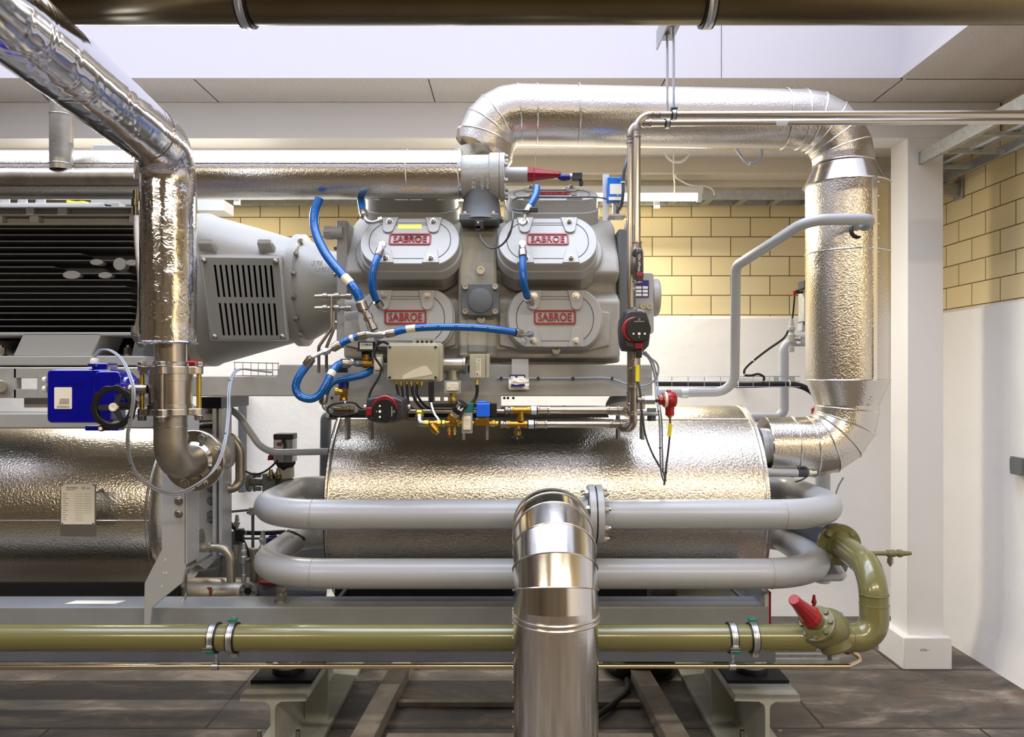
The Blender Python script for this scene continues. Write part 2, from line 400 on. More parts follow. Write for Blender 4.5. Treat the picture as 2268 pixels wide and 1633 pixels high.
# ---------------- compressor ----------------
def cover(m_, T0, w, h, name_plate=True, side=.045, t=None, tabs=(1,1,1,1), tag=''):
    """oval cylinder cover; T0 local frame: x right, y up, z out"""
    def oval(s_, cut=1.0):
        o = []
        a, b = w/2*s_, h/2*s_*1.18
        for k in range(56):
            q = 2*pi*k/56; c_, s2 = cos(q), sin(q)
            x = math.copysign(abs(c_)**.72, c_)*a; y = math.copysign(abs(s2)**.92, s2)*b
            o.append((x, max(-h/2*cut, min(h/2*cut, y))))
        return o
    cv = M(T0); cv.prism(oval(1.04, 1.04), -side, -side*.45).prism(oval(1), -side*.5, 0)
    c = t.p('cylinder_cover', cv, 'machine_grey', bevel=.003)
    g = M(T0)   # groove lines of the raised middle
    inn = [(x*.83, y*.8) for x, y in oval(1, .98)]; inn2 = [(x*.985, y*.985) for x, y in inn]
    g.prism(inn, -.001, .0012, inn2)
    g.box(-w*.16, w*.16, h*.34, h*.345, 0, .0014)
    t.p('groove_line', g, 'joint', c)
    for k, (sx, sy) in enumerate(((-1,1),(1,1),(-1,-1),(1,-1))):
        if not tabs[k]: continue
        tb = M(T0)
        x, y = sx*w*.225, sy*h*.36
        poly = [(x-sx*.030, y+sy*h*.135), (x+sx*.030, y+sy*h*.135)] + [(x+sx*.002+.019*cos(q)*sx, y-sy*.026-.017*sin(q)*sy) for q in [pi*i/8 for i in range(9)]]
        if sx*sy < 0: poly = poly[::-1]
        tb.prism(poly, 0, .007)
        t.p('clamp_tab', tb, 'machine_grey', c, bevel=.0015)
    for k, (sx, sy) in enumerate(((-1,1),(1,1),(-1,-1),(1,-1))):
        if not tabs[k]: continue
        b = M(T0); b.hexb((sx*w*.225, sy*h*.40, .006), (0,0,1), .0105, .011, stud=.004)
        t.p('bolt', b, 'bolt' if name_plate else 'machine_grey', c, bevel=.001)
    if name_plate:
        pw, ph = .15, .052; py = .005
        fr = M(T0 @ Matrix.Translation((0, py, 0)))
        fr.prism(rrect(pw, ph, .009), 0, .004, rrect(pw-.012, ph-.012, .005))
        pl = t.p('nameplate', fr, 'label_red', c)
        tx = M(T0 @ Matrix.Translation((0, py, 0))); tx.text('SABROE', -.060, .060, -.014, .015, .001, .003, bold=.012)
        t.p('lettering', tx, 'label_red', c)
    return c
cp = T('compressor', 'grey reciprocating compressor with oval cylinder covers lettered in red', 'compressor')
# block: cross-section across the machine, extruded along x
sec = [(2.80,1.487),(2.80,1.70),(2.87,1.735),(2.87,1.765),(2.81,1.80),(2.835,1.86),(2.95,2.0),(3.06,2.052),(3.3,2.052),(3.42,1.98),(3.55,1.8),(3.55,1.487)]
m = M()
def xsec(m, sec, x0, x1):
    n = len(sec); m.add([(x0, y, z) for y, z in sec]+[(x1, y, z) for y, z in sec],
        [tuple(range(n)), tuple(range(n, 2*n))[::-1]]+[(i, n+i, n+(i+1) % n, (i+1) % n) for i in range(n)])
xsec(m, sec, -.625, .385)
m.box(-.60, .39, 2.84, 3.6, 1.472, 1.50)
cp.p('block', m, 'cast_grey', bevel=.012, seg=3)
# centre column between the banks
m = M(); xsec(m, [(2.775,1.49),(2.775,1.80),(2.80,1.93),(2.9,2.02),(3.1,2.05),(3.1,1.49)], -.205, -.065)
xsec(m, [(2.768,1.5),(2.768,1.63),(2.80,1.64),(2.80,1.5)], -.175, -.095)
cp.p('centre_column', m, 'cast_warm', bevel=.012)
# lower front cover plates around the lower cylinder covers
for x0, x1 in ((-.62, -.215), (-.055, .345)):
    w_, h_ = x1-x0, .21
    poly = [(x0, 1.535), (x0+.08, 1.515), (x1-.08, 1.515), (x1, 1.535)]
    q = [(x1, 1.655), (x1-.05, 1.66), (x1-.085, 1.69), (x0+.085, 1.69), (x0+.05, 1.66), (x0, 1.655)]
    m = M(); pl = [(x, 2.80-2.80+z) for x, z in poly+q]
    m.at(FF(V(0, 2.802, 0))).prism(pl, 0, .018); cp.p('bank_plate', m, 'cast_grey', bevel=.004)
# bosses rising under the upper covers
def cface(px, py, d, tilt): return FF(W(px, py, d), tilt)
for px, nm in ((908, 1), (1213, 1)):
    cover(None, cface(px, 533, 2.735, 31), .352, .212, side=.085, t=cp, tabs=(1,1,1,1))
cover(None, cface(898, 706, 2.745, 4), .34, .205, side=.05, t=cp, tabs=(1,1,0,0))
cover(None, cface(1229, 706, 2.745, 4), .335, .205, side=.05, t=cp, tabs=(1,1,1,1))
for px in (912, 1222):   # top bank, seen almost edge on
    cover(None, cface(px, 430, 3.0, 66), .36, .22, name_plate=(px > 1000), side=.11, t=cp)
# raised casting lips around the upper covers
for px in (908, 1213):
    m = M(cface(px, 540, 2.80, 31)); m.prism([(x*.41, y*.25) for x, y in [(cos(2*pi*k/40)*.5, max(-.5, min(.5, .62*sin(2*pi*k/40)))) for k in range(40)]], -.12, -.035)
    cp.p('cover_seat', m, 'cast_grey', bevel=.006)
# centre flange with domed cap
fc = W(1064, 664, 2.74)
m = M(FF(fc)); m.prism(rrect(.138, .115, .012), -.03, .006); fl = cp.p('centre_flange', m, 'dark_cast', bevel=.003)
m = M(FF(fc)); m.lathe((0, -.004, .006), (0,0,1), [(0,.045),(.008,.043),(.012,.03)], 28)
cp.p('cap', m, 'dark_cast', fl)
for sx, sy in ((-1,1),(1,1),(-1,-1),(1,-1)):
    m = M(FF(fc)); m.lathe((sx*.053, sy*.044, .006), (0,0,1), [(0,.0095),(.016,.0095),(.016,.005),(.010,.005)], 16, cap=True); cp.p('bolt', m, 'bolt', fl)
for px, py in ((1065, 599), (1066, 708), (1232, 776)):
    m = M(FF(W(px, py, 2.765))); m.lathe((0,0,0), (0,0,1), [(0,.0145),(.008,.0145),(.008,.008),(.002,.007)], 20); cp.p('plug', m, 'bolt')
# left top cap screw and stub
e = W(760, 516, 2.84)
m = M().cyl(e, e-V(.06,0,0), .024, 20).lathe(e-V(.04,0,0), (-1,0,0), [(0,.027),(.028,.027)], 6); cp.p('plug', m, 'machine_grey', bevel=.002)
m = M().box(-.66, -.62, 2.84, 3.3, 1.53, 2.0); cp.p('end_plate', m, 'cast_grey', bevel=.006)
for z in (1.97, 1.9, 1.8, 1.62):
    m = M().hexb((-.66, 2.86, z), (-1,0,0), .009, .012); cp.p('bolt', m, 'bolt')
# right end: bearing cover, shaft cover, bolts
m = M().box(.385, .43, 2.85, 3.4, 1.60, 1.97).box(.43, .455, 2.88, 3.2, 1.66, 1.84); cp.p('end_plate', m, 'dark_cast', bevel=.006)
for py in (505, 560, 600, 640, 690, 740):
    m = M().hexb(W(1396, py, 2.87), (1,0,0), .009, .016); cp.p('bolt', m, 'bolt')
m = M().cyl(W(1385, 515, 2.95), W(1405, 515, 2.95), .045, 24); cp.p('boss', m, 'dark_cast', bevel=.003)
# right end box with nameplate (motorised oil pump housing)
m = M(FF(W(1418, 672, 2.95))); m.prism(rrect(.105, .235, .014), -.1, 0); m.lathe((.052, .03, -.07), (1,0,0), [(0,.075),(.025,.075),(.03,.068)], 32)
eb = cp.p('end_box', m, 'machine_grey', bevel=.003)
m = M(FF(W(1421, 640, 2.949))); m.prism(rrect(.056, .066, .003), 0, .002); np_ = cp.p('data_plate', m, 'navy', eb)
m = M(FF(W(1421, 640, 2.9465)))
for k, (a, b) in enumerate(((-.024, .0), (.004, .024))):
    for j in range(3): m.box(a, b, -.028+j*.014, -.018+j*.014, 0, .0006)
cp.p('data_field', m, 'paper', np_)
for px in (1423, 1437):
    m = M(FF(W(px, 679, 2.948))); m.lathe((0,0,0), (0,0,1), [(0,.011),(.006,.011),(.006,.005),(.002,.004)], 18); cp.p('screw', m, 'bolt', eb)
cp.done()
# yellow warning sticker and bracket on compressor top right
one('warning_label', M(FF(W(908, 504, 2.728), 31)).prism(rrect(.084, .019, .001), .003, .0042), 'yellow', 'small yellow printed sticker above the red lettering of the upper left cover', 'label')
m = M(FF(W(908, 504, 2.7235), 31))
# pressure switch
t = T('pressure_switch', 'bright blue pressure switch beside the steel risers at the compressor top', 'pressure switch')
m = M(FF(W(1364, 419, 2.85))); m.prism(rrect(.062, .09, .004), -.04, .0); b = t.p('body', m, 'switch_blue', bevel=.002)
m = M(FF(W(1365, 419, 2.85))); m.prism(rrect(.048, .038, .003), 0, .0015); t.p('label', m, 'paper', b)
m = M(FF(W(1363, 440, 2.85))); m.prism(rrect(.05, .012, .002), 0, .0015); t.p('label', m, 'paper', b)
for q in (396, 433):
    m = M(FF(W(1368, q, 2.85))).cyl((0,0,0), (0,0,.003), .004, 12); t.p('screw', m, 'bolt', b)
m = M().cyl(W(1364, 446, 2.87), W(1364, 478, 2.87), .014, 6); t.p('fitting', m, 'bolt')
m = M(FF(W(1342, 430, 2.9))).box(-.012, .012, -.1, .075, -.003, 0); t.p('bracket', m, 'white_plastic')
m = M(FF(W(1366, 478, 2.86))).box(-.03, .03, -.006, .0, -.05, .03); t.p('shelf', m, 'galv'); t.done()

# ---------------- coupling housing ----------------
hz, hy = 1.77, 3.12
ch = T('coupling_housing', 'pale grey cone-shaped coupling housing with a slotted guard between motor and compressor', 'coupling housing')
o = V(-1.27, hy, hz)
m = M().lathe(o, (1,0,0), [(-.12,.28),(-.02,.29),(0,.30),(.01,.308),(.05,.308),(.06,.30),(.37,.212),(.392,.208),(.395,.226),(.425,.226),(.43,.20)], 64)
ch.p('bell', m, 'machine_grey')
m = M().lathe(o+V(.43,0,0), (1,0,0), [(0,.2),(.02,.198),(.06,.175),(.10,.158),(.2,.152)], 48); ch.p('neck', m, 'machine_grey')
for a in range(-60, 75, 24):
    q = radians(a); m = M().hexb(o+V(.425, -cos(q)*.212, sin(q)*.212), (1,0,0), .011, .014); ch.p('bolt', m, 'bolt')
for px, dd in ((450, 2.85), (580, 2.90)):   # lifting lugs
    c_ = W(px+8, 543, dd); m = M(FF(c_, 30)).taper(rrect(.062,.03,.006), -.03, rrect(.05,.022,.006), .022); ch.p('lug', m, 'machine_grey', bevel=.003)
# slotted guard, a slightly slanted sheet
C4 = [(447,571), (617,573), (632,752), (472,752)]
def bl(u, v, d=2.765):
    a = [C4[0][i]*(1-u)+C4[1][i]*u for i in (0,1)]; b = [C4[3][i]*(1-u)+C4[2][i]*u for i in (0,1)]
    return W(a[0]*(1-v)+b[0]*v, a[1]*(1-v)+b[1]*v, d)
m = M()
def cell(u0, u1, v0, v1):
    p = [bl(u0,v0), bl(u1,v0), bl(u1,v1), bl(u0,v1)]; p2 = [q+V(0,.004,0) for q in p]
    m.add(p+p2, [(0,1,2,3),(7,6,5,4),(0,4,5,1),(1,5,6,2),(2,6,7,3),(3,7,4,0)])
vs_ = (.085, .48, .555, .95)
cell(0, 1, 0, vs_[0]); cell(0, 1, vs_[1], vs_[2]); cell(0, 1, vs_[3], 1)
for a, b in ((vs_[0], vs_[1]), (vs_[2], vs_[3])):
    us = [.14+.0735*k for k in range(11)]
    cell(0, us[0], a, b); cell(us[-1]+.031, 1, a, b)
    for k in range(10): cell(us[k]+.031, us[k+1], a, b)
g = ch.p('guard', m, 'guard_grey')
for u, v in ((.025,.035), (.96,.035), (.03,.965), (.965,.965)):
    m2 = M(FF(bl(u, v, 2.763))); m2.lathe((0,0,0), (0,0,1), [(0,.009),(.006,.0085),(.008,.005)], 16); ch.p('screw', m2, 'bolt', g)
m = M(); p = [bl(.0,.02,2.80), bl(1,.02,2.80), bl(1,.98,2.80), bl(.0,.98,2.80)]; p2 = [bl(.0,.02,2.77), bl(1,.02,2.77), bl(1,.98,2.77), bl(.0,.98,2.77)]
m.add(p+p2, [(0,1,2,3),(0,4,5,1),(1,5,6,2),(2,6,7,3),(3,7,4,0)]); ch.p('opening', m, 'cavity')  # near-black recess paints the darkness behind the guard slots
# box wall of the cast opening around the guard
m = M(); p = [bl(-.06,-.06,2.95), bl(1.06,-.05,2.95), bl(1.06,1.02,2.95), bl(-.06,1.02,2.95)]; p2 = [bl(-.02,-.03,2.80), bl(1.03,-.03,2.80), bl(1.03,1.01,2.80), bl(-.02,1.01,2.80)]
m.add(p+p2, [(4,5,6,7),(0,4,5,1),(1,5,6,2),(2,6,7,3),(3,7,4,0)]); ch.p('opening_frame', m, 'machine_grey', bevel=.008)
m = M(FF(W(690, 578, 2.90), 20, 8)).text('LE1908', 0, .04, -.02, 0, 0, .003); m.at(FF(W(700, 592, 2.90), 20, 8)).text('LABSV', 0, .05, -.02, 0, 0, .003); ch.p('cast_mark', m, 'machine_grey')
# two needle valves on the neck with tubes
for k, py in enumerate((657, 683)):
    a = W(697, py, 2.70)
    m = M().lathe(a, (1,0,0), [(0,.007),(.03,.0095),(.03,.013),(.045,.013),(.045,.009),(.07,.01),(.07,.014),(.088,.014),(.088,.008),(.11,.008),(.11,.011),(.13,.011)], 12)
    ch.p('needle_valve', m, 'bolt', bevel=.001)
ch.done()
one('oil_line', M().tube(fillet(P((734,657,2.68),(734,728,2.68),(706,768,2.68),(706,825,2.72)), .03), .0055, 10), 'stainless', 'bent steel oil tube left of the compressor, left of the pair', 'tube', 'oil tubes below the needle valves')
one('oil_line', M().tube(fillet(P((739,683,2.70),(739,730,2.70),(723,770,2.70),(723,825,2.74)), .03), .0055, 10), 'stainless', 'bent steel oil tube nearest the compressor block, right of the pair', 'tube', 'oil tubes below the needle valves')

# ---------------- motor ----------------
mt = T('electric_motor', 'large grey electric motor with horizontal cooling fins at the left', 'motor')
MX0, MX1 = -2.45, -1.395
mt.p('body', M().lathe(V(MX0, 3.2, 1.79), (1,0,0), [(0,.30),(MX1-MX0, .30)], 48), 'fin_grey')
pitch = .0242
for k in range(17):
    z = 1.983-.012-k*pitch
    x1 = MX1-.02 - (.02 if k in (5, 9) else 0)
    if k == 4: x1 = -1.60
    if k == 6: x1 = -1.70
    depth = 2.83 + .0009*(k-8)**2*.35
    mt.p('cooling_fin', M().box(MX0, x1, depth, 3.12, z-.0017, z+.0017), 'fin_edge')
mt.p('fin_gap_shade', M().box(MX0, MX1-.01, 2.98, 3.2, 1.56, 1.98), 'cavity')  # black block paints the deep shade between the cooling fins
# bosses between the fins
for px, py, r in ((213, 581, .019), (264, 585, .026), (291, 582, .019), (158, 609, .026), (232, 610, .02)):
    m = M(FF(W(px, py, 2.825))).lathe((0,0,-.04), (0,0,1), [(0,r*.8),(.04,r*.9)], 24)
    if r < .026 or px == 158: m = M(FF(W(px, py, 2.825)) @ Matrix.Diagonal((1.25,.6,1,1))).lathe((0,0,-.04), (0,0,1), [(0,r*.8),(.04,r)], 24)
    mt.p('boss', m, 'machine_grey', bevel=.002)
# top casting in two pocketed steps
def pocket_step(y0, y1, z0, z1, cuts, mtl='machine_grey'):
    m = M(); zs = z0+(z1-z0)*.16; ze = z1-(z1-z0)*.14
    m.box(MX0, MX1, y0, y1, z0, zs).box(MX0, MX1, y0, y1, ze, z1).box(MX0, MX1, y0+.03, y1, zs, ze)
    xs = [MX0]+[c for p in cuts for c in p]+[MX1]
    for i in range(0, len(xs), 2): m.box(xs[i], xs[i+1], y0, y0+.031, zs, ze)
    mt.p('top_step', m, mtl, bevel=.004)
X_ = lambda px, d: (px-1140)/FP*d
pocket_step(2.84, 3.2, 1.983, 2.022, [(X_(8,2.85), X_(68,2.85)), (X_(88,2.85), X_(288,2.85))])
pocket_step(2.89, 3.2, 2.022, 2.062, [(X_(-60,2.9), X_(60,2.9)), (X_(77,2.9), X_(130,2.9)), (X_(150,2.9), X_(292,2.9))])
m = M()
for k, (a, b) in enumerate(((2.93, 2.062), (2.96, 2.074), (2.99, 2.086))): m.box(MX0, X_(225-k*5, 2.95), a, 3.25, b, b+.0125)
mt.p('terminal_lid', m, 'machine_grey', bevel=.003)
for px in (11, 50, 90):
    m = M().lathe(W(px, 452, 3.03), (0,0,1), [(0,.018),(.02,.016)], 18); mt.p('lid_knob', m, 'machine_grey')
m = M().box(X_(252,3.0), X_(270,3.0), 2.98, 3.03, 2.06, 2.098); mt.p('lug', m, 'machine_grey', bevel=.002)
# feet
f = lambda p, d0, d1, mtl, n='foot': mt.p(n, M().add([W(*q, d0) for q in p]+[W(*q, d0)+V(0, d1-d0, 0) for q in p], [tuple(range(len(p)))]+[tuple(range(len(p), 2*len(p)))[::-1]]+[(i, (i+1) % len(p), len(p)+(i+1) % len(p), len(p)+i) for i in range(len(p))]), mtl, bevel=.004)
f([(52,738),(225,738),(203,789),(28,789)], 2.80, 2.97, 'machine_grey', 'foot_web')
f([(-120,736),(318,736),(318,744),(-120,744)], 2.80, 3.1, 'machine_grey', 'foot_rail')
f([(-120,789),(204,788),(320,789),(320,811),(-120,811)], 2.76, 3.1, 'machine_grey', 'foot_plate')
f([(300,745),(318,745),(318,790),(290,790)], 2.77, 3.05, 'dark_cast', 'foot_web')
for px in (2, 284):
    mt.p('foot_bolt', M().hexb(W(px, 788, 2.90), (0,0,1), .016, .03, stud=.01), 'bolt')
mt.done()
# yellow-green and black wires on the motor's top box
one('earth_wire', M().tube(spl(P((150,447,3.06),(170,450,3.04),(185,449,3.02),(205,455,3.0))), .0065, 10), 'yellow', 'yellow green striped earth wire on top of the motor', 'wire')
one('motor_cable', M().tube(spl(P((185,449,3.03),(200,458,3.0),(225,453,3.0),(250,456,3.05),(275,450,3.2))), .0035, 8), 'black', 'thin black cable arching over the motor terminal lid', 'cable')
# ---------------- upper frame ----------------
fr = T('upper_frame', 'grey welded beam frame carrying motor and compressor above the vessels', 'frame')
m = M()
x0, xs, x1 = X_(443,2.78), X_(618,2.78), X_(1445,2.78)
za, zb, zc = W(0,808,2.78).z, W(0,834,2.78).z, W(0,878,2.78).z
poly = [(x0-.12, zc), (x1, zc), (x1, za), (xs, za), (xs-.004, zb+.01), (xs-.014, zb), (x0-.12, zb)]
m.at(FF(V(0, 2.78, 0))).prism(poly, -.012, 0)
m.at(Matrix()).box(x0-.12, x1, 2.793, 2.86, zc, zc+.012).box(xs, x1, 2.793, 2.86, za-.012, za).box(x0-.12, xs, 2.793, 2.86, zb-.012, zb)
m.box(x1-.012, x1, 2.861, 3.48, zc, za).box(xs+.15, x1, 3.48, 3.5, zc, za).box(x0-.12, xs+.15, 3.48, 3.5, zc, zb)
fr.p('beam', m, 'beam_grey', bevel=.003)
m = M().box(X_(1110,2.8), X_(1345,2.8), 2.83, 3.4, W(0,806,2.83).z, W(0,802,2.83).z); fr.p('shim_plate', m, 'dark_cast')
m = M()   # perforated strip under the beam
zt, zl = W(0,877,2.775).z, W(0,905,2.775).z
hx = [726+8, 760, 828, 870, 905, 950, 985, 1016]
px_cells = [(722,745),(757,870),(873,888),(925,1005),(1018,1345)]
m.at(FF(V(0, 2.775, 0)))
holes = [(888,913,876,886),(918,936,876,886),(940,962,876,886),(962,1000,876,886),(1020,1032,876,886)]
y0, y1 = zl, zt
xa = X_(722, 2.775)
def strip(xA, xB, yA, yB): m.box(X_(xA,2.775), X_(xB,2.775), W(0,yB,2.775).z, W(0,yA,2.775).z, -.004, 0)
strip(722, 1110, 877, 880); strip(722, 1110, 888, 912); strip(722, 868, 880, 888)
cur = 868
for a, b in ((868,915),(925,955),(962,975),(990,992)): 
    strip(b, b+8, 880, 888)
strip(1000, 1110, 880, 888); strip(722, 790, 912, 925)
fr.p('slotted_strip', m, 'beam_grey')
for px in (735, 1117, 1125, 1137):
    m = M(FF(W(px, 882, 2.77))).prism(ngon(.005, 12), 0, .001); fr.p('hole', m, 'cavity')
# left part under the motor
m = M()
for (a, b, c_, d_) in ((-120, 36, 816, 882), (82, 320, 816, 882), (30, 82, 816, 838), (30, 82, 862, 882)):
    m.box(X_(a,2.74), X_(b,2.74), 2.74, 2.77, W(0,d_,2.74).z, W(0,c_,2.74).z)
m.box(X_(-120,2.74), X_(330,2.74), 2.74, 3.2, W(0,818,2.74).z, W(0,816,2.74).z)
m.box(X_(45,2.78), X_(330,2.78), 2.80, 2.83, W(0,903,2.8).z, W(0,878,2.8).z)
fr.p('motor_rail', m, 'beam_grey', bevel=.004)
m = M().box(X_(-120,2.7), X_(352,2.7), 2.70, 2.80, W(0,950,2.7).z, W(0,915,2.7).z); fr.p('lower_rail', m, 'machine_grey', bevel=.006)
m = M().cyl(W(0,856,2.74), W(0,856,2.70), .022, 20); fr.p('jack_bolt', m, 'bolt', bevel=.002)
fr.done()
# ---------------- vessels ----------------
vs = T('insulated_vessel', 'large horizontal vessel clad in embossed aluminium at the centre right', 'vessel')
VY, VZ, VR = 3.27, .893, .405
m = M().lathe(V(-.715, VY, VZ), (1,0,0), [(0,VR-.03),(.002,VR),(1.665,VR)], 96); vs.p('cladding', m, 'stucco_alu')
m = M().lathe(V(.95, VY, VZ), (1,0,0), [(0,VR+.004),(.006,VR+.006),(.01,VR-.01),(.03,VR-.07),(.035,.1)], 96)
vs.p('end_cap', m, 'stucco_fine'); vs.p('end_cap', M().lathe(V(-.716, VY, VZ), (-1,0,0), [(0,VR),(.002,.1)], 64), 'stucco_fine')
for x in (-.70, .94): vs.p('edge_band', M().ring(V(x, VY, VZ), (1,0,0), VR+.001, .005, 96, 6), 'alu_band')
m = M()
for k in range(2):
    q = radians((62, -2)[k]); c_ = V(0, VY-cos(q)*(VR+.0), VZ+sin(q)*(VR+.0)); m.at(Matrix.Translation((0,0,0)))
    m.tube([V(-.71, c_.y, c_.z), V(.94, c_.y, c_.z)], .0035, 6)
vs.p('seam', m, 'alu_band')
m = M().lathe(V(.21, VY, VZ), (1,0,0), [(0,VR+.0015),(.004,VR+.0015)], 96, cap=False); vs.p('seam', m, 'alu_band')
vs.done()
vl = T('insulated_vessel', 'insulated vessel with a data plate at the left edge, below the motor', 'vessel')
LZ, LR = .872, .335
m = M().lathe(V(-2.5, VY, LZ), (1,0,0), [(0,LR),(1.10,LR),(1.10,LR*.9)], 96); vl.p('cladding', m, 'stucco_alu')
m = M().lathe(V(-1.402, VY, LZ), (1,0,0), [(0,LR),(.003,LR+.003),(.012,LR*.98),(.02,LR*.9),(.022,.1)], 96); vl.p('end_cap', m, 'stucco_fine')
vl.p('edge_band', M().ring(V(-1.41, VY, LZ), (1,0,0), LR+.001, .005, 96, 6), 'alu_band')
vl.p('seam', M().tube([V(-2.5, VY-LR*.999, LZ-.002), V(-1.40, VY-LR*.999, LZ-.002)], .0035, 6), 'alu_band')
vl.done()
t = T('data_plate', 'rectangular metal data plate standing off the left vessel', 'plate')
c_ = W(173, 1130, 2.86)
b = t.p('plate', M(FF(c_)).prism(rrect(.132, .198, .005), -.003, 0), 'steel_zinc')
t.p('sheet', M(FF(c_+V(0,-.0005,.022))).prism(rrect(.124, .15, .001), 0, .001), 'paper', b)
m = M(FF(c_+V(0,-.0017,.022)))
m.text('VAHTERUS', -.045, -.0, .058, .064, 0, .0004); m.text('CE', .014, .028, .055, .065, 0, .0004); m.text('0871', .034, .046, .056, .061, 0, .0004)
m.box(-.045, -.012, .053, .0545, 0, .0004)
t.p('lettering', m, 'ink', b)
m = M(FF(c_+V(0,-.0017,.022)))
for r_ in range(12):
    y = .038-r_*.0088
    m.box(-.056, -.056+random.uniform(.01,.03), y, y+.0016, 0, .0004)
    m.box(-.01, .018, y-.001, y-.0002, 0, .0004)
    if r_ < 9: m.box(.022, .05, y-.001, y-.0002, 0, .0004)
t.p('lettering', m, 'ink_light', b)
for sx in (-1, 1):
    for sy in (-.05, .093): t.p('rivet', M(FF(c_+V(sx*.057, -.001, sy))).lathe((0,0,0), (0,0,1), [(0,.003),(.002,.002)], 10), 'cavity', b)
t.p('standoff', M().cyl(c_+V(-.04,.002,.06), c_+V(-.04,.12,.06), .006).cyl(c_+V(.04,.002,.06), c_+V(.04,.12,.06), .006), 'steel_zinc', b); t.done()
# ---------------- painted U pipes ----------------
def upipe(name, label, y_px, xr, flange):
    d = 2.64; z = W(0, y_px, d).z; r = .0515
    xl = -.915; X0 = -.70
    pts = [V(X0, VY, z), V(xl, VY, z), V(xl, d, z), V(xr, d, z), V(xr, VY, z), V(.93, VY, z)]
    t = T(name, label, 'pipe')
    t.p('pipe', M().tube(fillet(pts, [.235, .25, .27, .27], 14), r, 36), 'pipe_grey')
    # weld seams
    for c_, ax in ((V(X0-.0+.03-.03, VY, z), None),): pass
    for q, ax in ((V(xl+.22, d, z), (1,0,0)), (V(xr-.24, d, z), (1,0,0)), (V(xl+.12, VY, z), (1,0,0))):
        t.p('weld', M().ring(q, ax, r, .0012, 36, 6), 'pipe_grey')
    if flange:
        for k, px in enumerate((1309, 1326)):
            c_ = W(px, y_px, d); fl = t.p('flange', M().lathe(c_-V(.011,0,0), (1,0,0), [(0,.1),(.001,.102),(.021,.102),(.022,.1)], 64), 'pipe_grey')
            sd = -1 if k == 0 else 1
            for a in range(8):
                q = radians(22.5+45*a); pc = c_+V(sd*.011, -cos(q)*.083, sin(q)*.083)
                t.p('bolt', M().hexb(pc, (sd,0,0), .0125, .014, stud=.008), 'bolt', fl, bevel=.001)
        t.p('collar', M().lathe(W(1280, y_px, d), (1,0,0), [(0,r),(.02,.062),(.03,.068)], 36), 'pipe_grey')
        t.p('gasket', M().lathe(W(1317, y_px, d)-V(.003,0,0), (1,0,0), [(0,.097),(.006,.097)], 48), 'black')
    t.done()
upipe('vessel_pipe', 'upper thick grey pipe looping round the vessel, with a bolted flange pair', 1140, 1.165, True)
upipe('vessel_pipe', 'lower thick grey pipe looping round the vessel, without a flange', 1271, 1.12, False)
# ---------------- skid frame, beams, dampers ----------------
sk = T('skid_frame', 'long grey rectangular base frame beam under both vessels', 'frame')
z1, z0 = W(0,1346,2.66).z, W(0,1467,2.66).z
xe = X_(1718, 2.66)
m = M().box(-2.6, xe-.02, 2.666, 2.80, z0+.032, z1).box(-2.6, xe, 2.655, 2.665, z0, z0+.075)
sk.p('beam', m, 'skid_grey', bevel=.007)
m = M().box(-2.6, xe-.02, 3.6, 3.72, z0+.03, z1)
sk.p('beam', m, 'skid_grey', bevel=.007)
for a_ in (-.55, .55): sk.p('cross_beam', M().box(a_, a_+.12, 2.80, 3.6, z0+.012, z0+.06), 'skid_grey', bevel=.005)
sk.p('end_plate', M().box(xe-.035, xe-.02, 2.67, 2.9, z0+.05, z1+.05), 'pipe_grey', bevel=.002)
sk.p('red_end_plate', M().box(xe-.018, xe-.006, 2.69, 2.9, z0+.05, z1+.045), 'red_deep')
t_ = W(620, 1335, 2.71)
sk.p('leveling_bolt', M().hexb(V(t_.x, 2.73, z1), (0,0,1), .02, .03, stud=.012).hexb(V(t_.x, 2.73, z1+.036), (0,0,1), .019, .018, washer=False), 'bolt', bevel=.0015)
lb_ = W(205, 1334, 2.72); sk.p('label', M().add([V(lb_.x-.09,2.70,z1+.0008), V(lb_.x+.09,2.70,z1+.0008), V(lb_.x+.11,2.74,z1+.0008), V(lb_.x-.07,2.74,z1+.0008)], [(0,1,2,3)]), 'paper')
